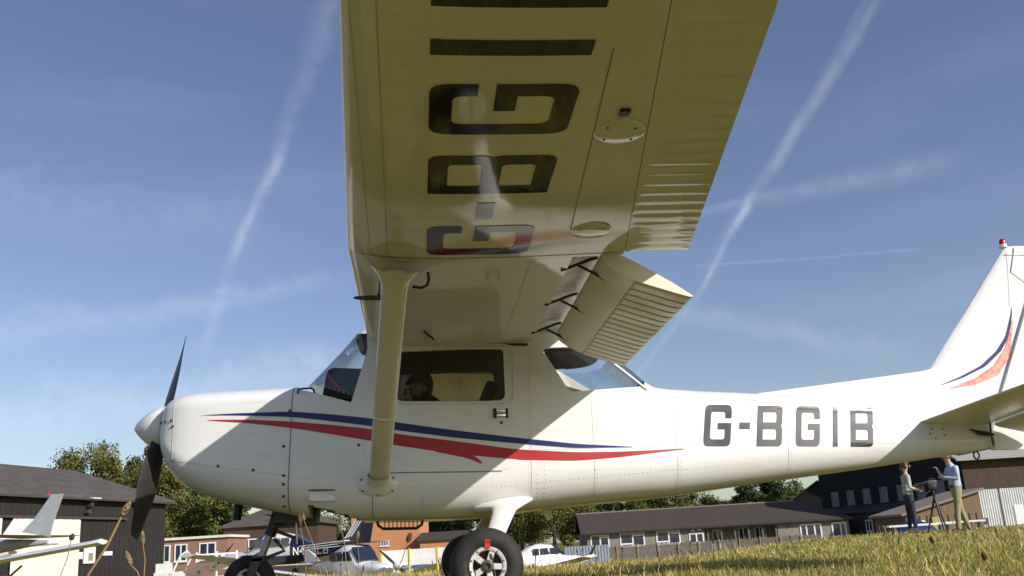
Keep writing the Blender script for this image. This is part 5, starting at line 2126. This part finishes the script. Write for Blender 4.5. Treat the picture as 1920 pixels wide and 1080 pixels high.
c_.matrix_world = Matrix.Translation(W(-15.2, 40)) @ Matrix.Rotation(RZ0, 4, 'Z')
tag(c_, 'white stepped crate at the right foot of the black hangar', 'crate')
# grey site panel near the clubhouse gable
p_ = corrugated(0, 3.0, 0, 0, 1.2, .2, .03).build('site_panel', mat('blue_grey_sheet', (.24, .28, .33), .6))
p_.matrix_world = Matrix.Translation(W(2.4, 66, GB + .1)) @ Matrix.Rotation(RZ0, 4, 'Z')
tag(p_, 'blue grey corrugated panel by the left end of the picket fence', 'panel')

# orange and dark machine at the lower left corner
m_ = empty('ground_cart', W(-11.9, 21.6), RZ0)
bevel(MB().box((-.5, 0, .15), (.32, .6, .42)).build('body', mat('orange_paint', (.62, .16, .03), .5), m_), .05)
for x in (-.3, .2):
    MB().lathe([(-.04, .05), (-.04, .14), (.04, .14), (.04, .05)], (x, -.03, .15), 'Y', 16).build('tyre', RUBBER, m_)
MB().tube([(.3, .3, .35), (.62, .3, .62)], .025, 8).build('handle', BLACK, m_)
tag(m_, 'small orange cart with black wheels at the lower left corner', 'cart')

# ================================================================== PEOPLE
SKIN = mat('skin', (.55, .30, .20), .55, vary=.08)
SHIRTB = mat('light_blue_shirt', (.46, .50, .66), .8, vary=.15, vscale=9, bump=.9, bscale=11)
KHAKI = mat('khaki_trousers', (.33, .29, .15), .85, vary=.15, vscale=9, bump=.9, bscale=9)
GREYTOP = mat('grey_top', (.42, .44, .38), .85, vary=.12, vscale=9, bump=.9, bscale=11)
JEANS = mat('dark_jeans', (.030, .036, .055), .85, vary=.2, vscale=9)
SHOE = mat('dark_shoe', (.03, .025, .02), .6)
HAIR = mat('brown_hair', (.075, .040, .022), .6, vary=.3, vscale=30)
HAIRR = mat('auburn_hair', (.16, .065, .030), .6, vary=.3, vscale=30)
NAVYTOP = mat('navy_top', (.020, .026, .060), .85)


def skin_body(name, joints, edges, root, colour, mats, parent):
    """joints: name -> (pos, rx, ry); one continuous surface grown along the bones"""
    keys = list(joints)
    me = bpy.data.meshes.new(name)
    me.from_pydata([joints[k][0] for k in keys], [(keys.index(a), keys.index(b)) for a, b in edges], [])
    o = link(bpy.data.objects.new(name, me), None)
    md = o.modifiers.new('skin', 'SKIN')
    md.use_smooth_shade = True
    sv_ = me.skin_vertices[0].data
    for i, k in enumerate(keys):
        sv_[i].radius = joints[k][1:3]
        sv_[i].use_root = (k == root)
    ss = o.modifiers.new('sub', 'SUBSURF')
    ss.levels = ss.render_levels = 2
    dg = bpy.context.evaluated_depsgraph_get()
    dg.update()
    m2 = bpy.data.meshes.new_from_object(o.evaluated_get(dg))
    o.modifiers.clear()
    o.data = m2
    m2.materials.clear()
    for m in mats:
        m2.materials.append(m)
    for p in m2.polygons:
        p.material_index = colour(p.center)
        p.use_smooth = True
    o.parent = parent
    return o


def fingers(J, E, wrist, palm, d, n, prefix, curl=.35):
    """palm and five fingers as bones; d forward, n sideways across the knuckles, both unit"""
    down = Vector(d).cross(Vector(n)).normalized()
    w, d, n = Vector(wrist), Vector(d), Vector(n)
    J[prefix + 'palm'] = (tuple(w + d * .055), .030, .016)
    E.append((palm, prefix + 'palm'))
    for i, (off, ln) in enumerate(((-.030, .070), (-.010, .080), (.010, .076), (.028, .060))):
        a = w + d * .095 + n * off
        b = a + (d * (1 - curl) + down * curl).normalized() * ln * .55
        c = b + (d * (1 - 2 * curl) + down * 2 * curl).normalized() * ln * .45
        J[prefix + 'k%d' % i] = (tuple(a), .0095, .0095)
        J[prefix + 'm%d' % i] = (tuple(b), .0085, .0085)
        J[prefix + 't%d' % i] = (tuple(c), .007, .007)
        E += [(prefix + 'palm', prefix + 'k%d' % i), (prefix + 'k%d' % i, prefix + 'm%d' % i), (prefix + 'm%d' % i, prefix + 't%d' % i)]
    a = w + d * .040 - n * .040
    b = a + (d * .7 - n * .6).normalized() * .045
    J[prefix + 'th0'] = (tuple(a), .011, .011)
    J[prefix + 'th1'] = (tuple(b), .009, .009)
    E += [(prefix + 'palm', prefix + 'th0'), (prefix + 'th0', prefix + 'th1')]


def head_parts(parent, c, f, hair, long=False, glasses=False):
    """hair cap, nose, ears, eyes on a head centred at c facing f"""
    c, f = Vector(c), Vector(f).normalized()
    up = Vector((0, 0, 1))
    sd = f.cross(up).normalized()

    def ell(name, at, rf, rs, ru, m, cut=None):
        v, fc = [], []
        N_, M_ = 14, 10
        for i in range(M_ + 1):
            th = PI * i / M_
            for j in range(N_):
                ph = 2 * PI * j / N_
                v.append(at + f * (rf * math.sin(th) * math.cos(ph)) + sd * (rs * math.sin(th) * math.sin(ph)) + up * (ru * math.cos(th)))
        for i in range(M_):
            for j in range(N_):
                fc.append((i * N_ + j, i * N_ + (j + 1) % N_, (i + 1) * N_ + (j + 1) % N_, (i + 1) * N_ + j))
        if cut:
            keep = [q for q in fc if not cut(sum((Vector(v[i]) for i in q), Vector()) / 4 - c)]
            fc = keep
        return obj(name, v, fc, m, parent, 80)
    ell('hair', c + up * .012 - f * .010, .108, .090, .128, hair, lambda q: q.dot(f) > .015 and q.z < .055 or q.z < -.075)
    if long:
        ell('hair_length', c - f * .085 - up * .085, .045, .060, .105, hair)
    ell('nose', c + f * .100 - up * .010, .022, .014, .022, SKIN)
    for s in (-1, 1):
        ell('ear', c + sd * (.080 * s) - f * .005, .020, .010, .030, SKIN)
        if not glasses:
            ell('eye', c + f * .088 + sd * (.034 * s) + up * .018, .008, .014, .008, BLACK)
        else:
            ell('sunglass_lens', c + f * .094 + sd * (.036 * s) + up * .018, .010, .030, .020, BLACK)
    ell('mouth', c + f * .092 - up * .055, .008, .024, .006, mat('lips', (.34, .11, .09), .6))
    if glasses:
        MB().tube([c + f * .09 + sd * .066 + up * .022, c + sd * .086 + up * .022], .005, 6).build('sunglass_arm', BLACK, parent)
        MB().tube([c + f * .09 - sd * .066 + up * .022, c - sd * .086 + up * .022], .005, 6).build('sunglass_arm', BLACK, parent)


# ---- man: local +x is to the right of the picture, he faces left (-x)
def build_man():
    root = empty('person', W(9.68, 22.0, .0), RZ0)
    J, E = {}, []
    J['pelvis'] = ((.0, 0, .95), .150, .125)
    J['waist'] = ((.01, 0, 1.10), .145, .115)
    J['chest'] = ((.00, 0, 1.32), .150, .125)
    J['neckb'] = ((-.03, 0, 1.475), .072, .070)
    J['neck'] = ((-.06, 0, 1.54), .056, .056)
    J['head0'] = ((-.085, 0, 1.62), .082, .078)
    J['head1'] = ((-.09, 0, 1.70), .088, .080)
    J['head2'] = ((-.085, 0, 1.745), .060, .056)
    E += [('pelvis', 'waist'), ('waist', 'chest'), ('chest', 'neckb'), ('neckb', 'neck'), ('neck', 'head0'), ('head0', 'head1'), ('head1', 'head2')]
    for s, foot in ((-1, (-.13, -.10)), (1, (.20, .12))):
        p = 'l' if s < 0 else 'r'
        J[p + 'hip'] = ((.0 + foot[0] * .15, s * .10, .87), .105, .100)
        J[p + 'knee'] = ((foot[0] * .50 - .02, s * .11, .50), .072, .068)
        J[p + 'ank'] = ((foot[0], foot[1], .10), .056, .054)
        J[p + 'heel'] = ((foot[0] + .01, foot[1], .045), .042, .042)
        J[p + 'toe'] = ((foot[0] - .17, foot[1], .035), .042, .030)
        E += [('pelvis', p + 'hip'), (p + 'hip', p + 'knee'), (p + 'knee', p + 'ank'), (p + 'ank', p + 'heel'), (p + 'heel', p + 'toe')]
    # right arm (far side) raised to the chin, left arm folded across
    J['lsh'] = ((.0, -.20, 1.42), .068, .068)
    J['lel'] = ((-.03, -.27, 1.15), .052, .050)
    J['lwr'] = ((-.25, -.16, 1.20), .034, .030)
    J['rsh'] = ((.0, .20, 1.42), .068, .068)
    J['rel'] = ((-.10, .25, 1.17), .052, .050)
    J['rwr'] = ((-.26, .14, 1.36), .034, .030)
    E += [('chest', 'lsh'), ('lsh', 'lel'), ('lel', 'lwr'), ('chest', 'rsh'), ('rsh', 'rel'), ('rel', 'rwr')]
    fingers(J, E, J['lwr'][0], 'lwr', (-.86, .45, .22), (0.2, .0, .98), 'L', .3)
    fingers(J, E, J['rwr'][0], 'rwr', (-.45, -.35, .82), (.3, .93, .2), 'R', .45)

    def colour(c):
        if c.z > 1.50:
            return 0
        if c.x < -.27 and c.z > 1.05:
            return 0
        if c.z > 1.005:
            return 1
        if c.z < .075:
            return 3
        return 2
    b = skin_body('body', J, E, 'pelvis', colour, (SKIN, SHIRTB, KHAKI, SHOE), root)
    MB().lathe([(-.022, .158), (.022, .156)], (.003, 0, 1.005), 'Z', 24, False).build('belt', BLACK, root)
    head_parts(root, (-.095, 0, 1.675), (-1, 0, -.08), HAIRR)
    MB().loft([[(-.075 + .075 * math.cos(a) + .03, .075 * math.sin(a), z) for a in np.linspace(0, 2 * PI, 14, endpoint=False)] for z in (1.485, 1.525)], False).build('collar', SHIRTB, root, 60)
    tag(root, 'man in light blue shirt and khaki trousers standing with arms folded, facing left', 'person', 'people talking by the hangar')
    return root


def build_woman():
    root = empty('person', W(8.60, 22.0, .0), RZ0)
    J, E = {}, []
    J['pelvis'] = ((.0, 0, .86), .125, .115)
    J['waist'] = ((.0, 0, 1.00), .105, .090)
    J['chest'] = ((.01, 0, 1.20), .115, .105)
    J['neckb'] = ((.0, 0, 1.345), .056, .055)
    J['neck'] = ((.015, 0, 1.40), .045, .045)
    J['head0'] = ((.025, 0, 1.475), .074, .070)
    J['head1'] = ((.03, 0, 1.545), .080, .074)
    J['head2'] = ((.025, 0, 1.590), .055, .052)
    E += [('pelvis', 'waist'), ('waist', 'chest'), ('chest', 'neckb'), ('neckb', 'neck'), ('neck', 'head0'), ('head0', 'head1'), ('head1', 'head2')]
    for s, foot in ((-1, (.02, -.08)), (1, (-.05, .09))):
        p = 'l' if s < 0 else 'r'
        J[p + 'hip'] = ((.0, s * .085, .79), .090, .088)
        J[p + 'knee'] = ((foot[0] * .5 + .015, s * .085, .45), .060, .058)
        J[p + 'ank'] = ((foot[0], foot[1], .10), .042, .042)
        J[p + 'heel'] = ((foot[0] - .01, foot[1], .04), .036, .036)
        J[p + 'toe'] = ((foot[0] + .15, foot[1], .03), .034, .025)
        E += [('pelvis', p + 'hip'), (p + 'hip', p + 'knee'), (p + 'knee', p + 'ank'), (p + 'ank', p + 'heel'), (p + 'heel', p + 'toe')]
    J['lsh'] = ((.0, -.165, 1.29), .052, .052)
    J['lel'] = ((-.03, -.21, 1.03), .042, .040)
    J['lwr'] = ((.19, -.17, .97), .027, .025)
    J['rsh'] = ((.0, .165, 1.29), .052, .052)
    J['rel'] = ((.03, .20, 1.04), .042, .040)
    J['rwr'] = ((.23, .12, .99), .027, .025)
    E += [('chest', 'lsh'), ('lsh', 'lel'), ('lel', 'lwr'), ('chest', 'rsh'), ('rsh', 'rel'), ('rel', 'rwr')]
    fingers(J, E, J['lwr'][0], 'lwr', (.95, .15, -.10), (.1, -.98, 0), 'L', .2)
    fingers(J, E, J['rwr'][0], 'rwr', (.85, 0, -.5), (0, 1, 0), 'R', .3)

    def colour(c):
        if c.z > 1.36:
            return 0
        if c.x > .10 and c.z > .82:
            return 0
        if c.z > .90:
            return 1
        if c.z < .065:
            return 3
        if c.z < .15:
            return 0
        return 2
    skin_body('body', J, E, 'pelvis', colour, (SKIN, GREYTOP, JEANS, SHOE), root)
    head_parts(root, (.035, 0, 1.52), (1, 0, -.05), HAIR, True, True)
    tag(root, 'woman in grey top, dark jeans and sunglasses standing facing right', 'person', 'people talking by the hangar')
    return root


build_man()
build_woman()

# ---- video camera on a tripod between them
tp = empty('camera_tripod', W(9.05, 21.7, 0), RZ0)
for a in (.5, 2.6, 4.7):
    MB().tube([(0, 0, .78), (.26 * math.cos(a), .26 * math.sin(a), .0)], [.028, .016], 8).build('leg', BLACK, tp)
MB().tube([(0, 0, .74), (0, 0, .98)], .030, 10).build('column', BLACK, tp)
bevel(MB().box((-.07, -.06, .96), (.07, .06, 1.06)).build('head', BLACK, tp), .01)
MB().tube([(.04, 0, 1.00), (-.30, -.06, .80)], .012, 8).build('pan_handle', BLACK, tp)
tag(tp, 'black camera tripod standing between the man and the woman', 'tripod')
vc = empty('video_camera', W(9.05, 21.7, 1.063), RZ0)
vc.scale = (.62, .62, .62)
bevel(MB().box((-.16, -.06, 0), (.16, .06, .15)).build('body', DARKGREY, vc), .015)
MB().lathe([(-.30, .050), (-.28, .058), (-.16, .045)], (0, 0, .075), 'X', 16).build('lens', BLACK, vc, 50)
MB().tube([(-.12, 0, .15), (-.10, 0, .20), (.08, 0, .20), (.10, 0, .15)], .012, 8).build('carry_handle', BLACK, vc, 60)
tag(vc, 'dark video camera mounted on the black tripod', 'camera')
ms = empty('boom_stand', W(8.90, 22.6, 0), RZ0)
MB().tube([(0, 0, 0), (0, 0, 1.08)], .022, 8).build('pole', BLACK, ms)
MB().tube([(-.02, 0, 1.08), (.35, 0, 1.10)], .018, 8).build('boom', BLACK, ms)
MB().lathe([(-.05, .035), (0, .045), (.06, .03)], (-.05, 0, 1.08), 'X', 12).build('microphone', PGREY, ms, 50)
tag(ms, 'thin black stand with a short boom beside the tripod', 'stand')

# ---- tarpaulin-covered heap and white benches
bm = bmesh.new()
bmesh.ops.create_grid(bm, x_segments=24, y_segments=14, size=1.0)
for v in bm.verts:
    x, y = v.co.x, v.co.y
    r = max(abs(x), abs(y))
    hgt = .62 * max(0, 1 - abs(x) ** 2.2) * max(0, 1 - abs(y) ** 3) + .08 * math.sin(5 * x + 3 * y) * (1 - r) + .05 * math.sin(11 * x - 7 * y) * (1 - r)
    v.co = Vector((x * 1.0 + .06 * math.sin(6 * y), y * .7, max(0, hgt)))
me_ = bpy.data.meshes.new('tarpaulin_heap')
bm.to_mesh(me_)
bm.free()
me_.materials.append(mat('blue_tarpaulin', (.016, .030, .105), .45, bump=.4, bscale=7))
smooth(me_, 60)
tb = link(bpy.data.objects.new('tarpaulin_heap', me_))
tb.location = W(14.45, 37, z=-.32)
tb.rotation_euler = (0, 0, RZ0)
sm_ = tb.modifiers.new('s', 'SOLIDIFY')
sm_.thickness = .02
tag(tb, 'heap covered by a dark blue tarpaulin behind the tripod', 'tarpaulin')
for k, (s, D, ln) in enumerate(((11.0, 30, 2.0), (14.1, 34, 1.7))):
    b_ = empty('low_bench', W(s, D, -.27), RZ0)
    MB().box((0, 0, .42), (ln, .12, .48)).build('plank', WHITEG, b_)
    MB().box((0, .16, .42), (ln, .28, .48)).build('plank', WHITEG, b_)
    for x in (.15, ln - .2):
        MB().box((x, .02, 0), (x + .06, .26, .42)).build('leg', FENCEW, b_)
    tag(b_, ['long low white bench behind the woman', 'short low white bench behind the man'][k], 'bench')

# ---- somebody leaning over inside the cabin
def build_occupant():
    root = empty('person')
    root.matrix_world = Matrix.Translation((1.19 - 1.19 * math.cos(TH), 0, 1.19 * math.sin(TH))) @ Matrix.Rotation(TH, 4, 'Y')
    J, E = {}, []
    y0 = -.12
    J['pelvis'] = ((1.08, y0, 1.00), .13, .12)
    J['waist'] = ((1.03, y0, 1.12), .13, .11)
    J['chest'] = ((.95, y0, 1.26), .14, .12)
    J['neckb'] = ((.89, y0, 1.325), .07, .07)
    J['neck'] = ((.865, y0, 1.35), .055, .055)
    J['head0'] = ((.855, y0, 1.375), .075, .075)
    J['head1'] = ((.845, y0, 1.43), .082, .078)
    J['head2'] = ((.84, y0, 1.465), .05, .05)
    E += [('pelvis', 'waist'), ('waist', 'chest'), ('chest', 'neckb'), ('neckb', 'neck'), ('neck', 'head0'), ('head0', 'head1'), ('head1', 'head2')]
    for s in (-1, 1):
        p = 'l' if s < 0 else 'r'
        J[p + 'hip'] = ((1.05, y0 + s * .09, .98), .10, .095)
        J[p + 'knee'] = ((.70, y0 + s * .10, 1.0), .07, .07)
        J[p + 'ank'] = ((.58, y0 + s * .10, .66), .05, .05)
        J[p + 'toe'] = ((.45, y0 + s * .10, .62), .04, .035)
        J[p + 'sh'] = ((.94, y0 + s * .18, 1.28), .06, .06)
        J[p + 'el'] = ((.86, y0 + s * .21, 1.10), .045, .045)
        J[p + 'wr'] = ((.70, y0 + s * .12, 1.16), .030, .028)
        E += [('pelvis', p + 'hip'), (p + 'hip', p + 'knee'), (p + 'knee', p + 'ank'), (p + 'ank', p + 'toe'), ('chest', p + 'sh'), (p + 'sh', p + 'el'), (p + 'el', p + 'wr')]
        fingers(J, E, J[p + 'wr'][0], p + 'wr', (-.9, 0, .3), (0, 1, 0), p.upper(), .4)

    def colour(c):
        if c.z > 1.355 and c.x < .95:
            return 0
        if c.x < .70 and c.z > 1.08:
            return 0
        return 1 if c.z > 1.03 else 2
    skin_body('body', J, E, 'pelvis', colour, (SKIN, NAVYTOP, JEANS), root)
    head_parts(root, (.845, y0, 1.405), (-.85, -.45, -.2), HAIR)
    tag(root, 'dark haired person in navy top leaning down inside the cockpit', 'person')


build_occupant()

# ================================================================== TALL STEMS NEAR THE CAMERA
STALK = mat('dry_stalk', (.30, .19, .085), .8, vary=.25, vscale=20)
HEADM = mat('seed_head', (.13, .070, .034), .95, vary=.4, vscale=60, bump=.8, bscale=200)
HEADL = mat('pale_seed_head', (.34, .24, .12), .95, vary=.4, vscale=60, bump=.8, bscale=200)
STEMS = [  # D, tip (s,z), neck (s,z), lower (s,z), head radius, thickness, pale
    (1.6, (-.651, .418), (-.665, .394), (-.715, .305), .0058, .0026, True, 'thickest dry reed stem leaning right across the hangar wall'),
    (2.2, (-1.022, .395), (-1.026, .380), (-1.045, .304), .0060, .0011, False, 'thin stem with dark oval seed head before the cream door'),
    (2.4, (-.944, .399), (-.941, .365), (-.936, .292), .0055, .0015, True, 'upright seed head under the propeller tip'),
    (2.0, (-.819, .346), (-.807, .317), (-.788, .290), .0060, .0016, True, 'short drooping seed head left of the propeller tip'),
    (2.6, (-.595, .427), (-.591, .405), (-.549, .276), .0050, .0014, True, 'tall pale seed head in front of the parked aeroplane nose'),
    (2.6, (-.491, .416), (-.494, .390), (-.479, .265), .0052, .0014, True, 'tall pale seed head in front of the navy tail'),
    (3.0, (-.355, .367), (-.366, .338), (-.408, .242), .0085, .0014, False, 'slanting brown seed head in front of the orange house'),
    (2.7, (-.627, .431), (-.624, .392), (-.608, .266), .0060, .0015, False, 'brown seed head beside the nose wheel strut'),
    (3.2, (-.550, .386), (-.555, .360), (-.552, .244), .0060, .0014, True, 'seed head before the lettering of the parked aeroplane'),
    (3.0, (1.081, .302), (1.084, .290), (1.113, .152), .0040, .0016, True, 'long pale stem crossing below the man and woman'),
    (3.0, (1.220, .262), (1.224, .240), (1.226, .138), .0070, .0018, False, 'stout stem with dark tip right of the tail shadow'),
    (3.5, (1.655, .277), (1.660, .240), (1.679, .113), .0045, .0015, True, 'tall pale stem near the right edge of the meadow'),
    (2.8, (1.276, .214), (1.280, .192), (1.292, .141), .0075, .0017, False, 'leaning plantain head low at the right'),
    (3.4, (.56, .262), (.562, .240), (.57, .09), .0050, .0014, True, 'pale stem between the main wheel and the tail'),
    (3.1, (-.12, .290), (-.115, .270), (-.10, .14), .0055, .0013, False, 'brown seed head just left of the main tyre'),
]
for D, tip, neck, low, hr_, tk, pale, lab in STEMS:
    r_ = empty('grass_stem', W(low[0] + (low[0] - neck[0]) * .6, D, 0), 0)
    base = Vector(r_.location)
    P = [W(low[0] + (low[0] - neck[0]) * .6, D, -.01), W(low[0], D, low[1]), W((low[0] + neck[0]) / 2 + .004, D, (low[1] + neck[1]) / 2), W(neck[0], D, neck[1])]
    Pl = [p - base for p in P]
    MB().tube(Pl, [tk * 1.2, tk, tk, tk * .8], 6).build('stalk', STALK, r_, 60)
    a, b = W(neck[0], D, neck[1]) - base, W(tip[0], D, tip[1]) - base
    hp = [a.lerp(b, t) for t in (0, .12, .35, .65, .88, 1.0)]
    MB().tube(hp, [hr_ * k for k in (.35, .8, 1.0, .92, .6, .15)], 9).build('seed_head', HEADL if pale else HEADM, r_, 60)
    tag(r_, lab, 'grass stem', 'tall grass stems in the foreground')

# loose seed stems further out, too many to tell apart
mb = MB()
for k in range(330):
    D = 3.2 * (28 / 3.2) ** random.random()
    s = D * random.uniform(-.60, .58)
    h = random.uniform(.12, .24) * (1.0 if D > 6 else .85)
    a = random.uniform(0, 6.28)
    lean = random.uniform(.02, .10)
    p = W(s, D)
    q = p + Vector((lean * math.cos(a), lean * math.sin(a), h))
    w_ = .0010 + .00022 * D
    mb.tube([p, p.lerp(q, .5) + Vector((0, 0, .01)), q], w_, 3, False)
    mb.tube([q, q.lerp(q + (q - p) * .12, .5), q + (q - p) * .14], [w_ * 1.3, w_ * 2.2, w_ * .6], 4)
ss_ = mb.build('seed_stems', mat('seed_stem_brown', (.24, .15, .065), .9, vary=.4, vscale=3, color2=(.12, .065, .03)), fix=False)
tag(ss_, 'scattered brown seed stems standing above the meadow grass', 'grass', kind='stuff')
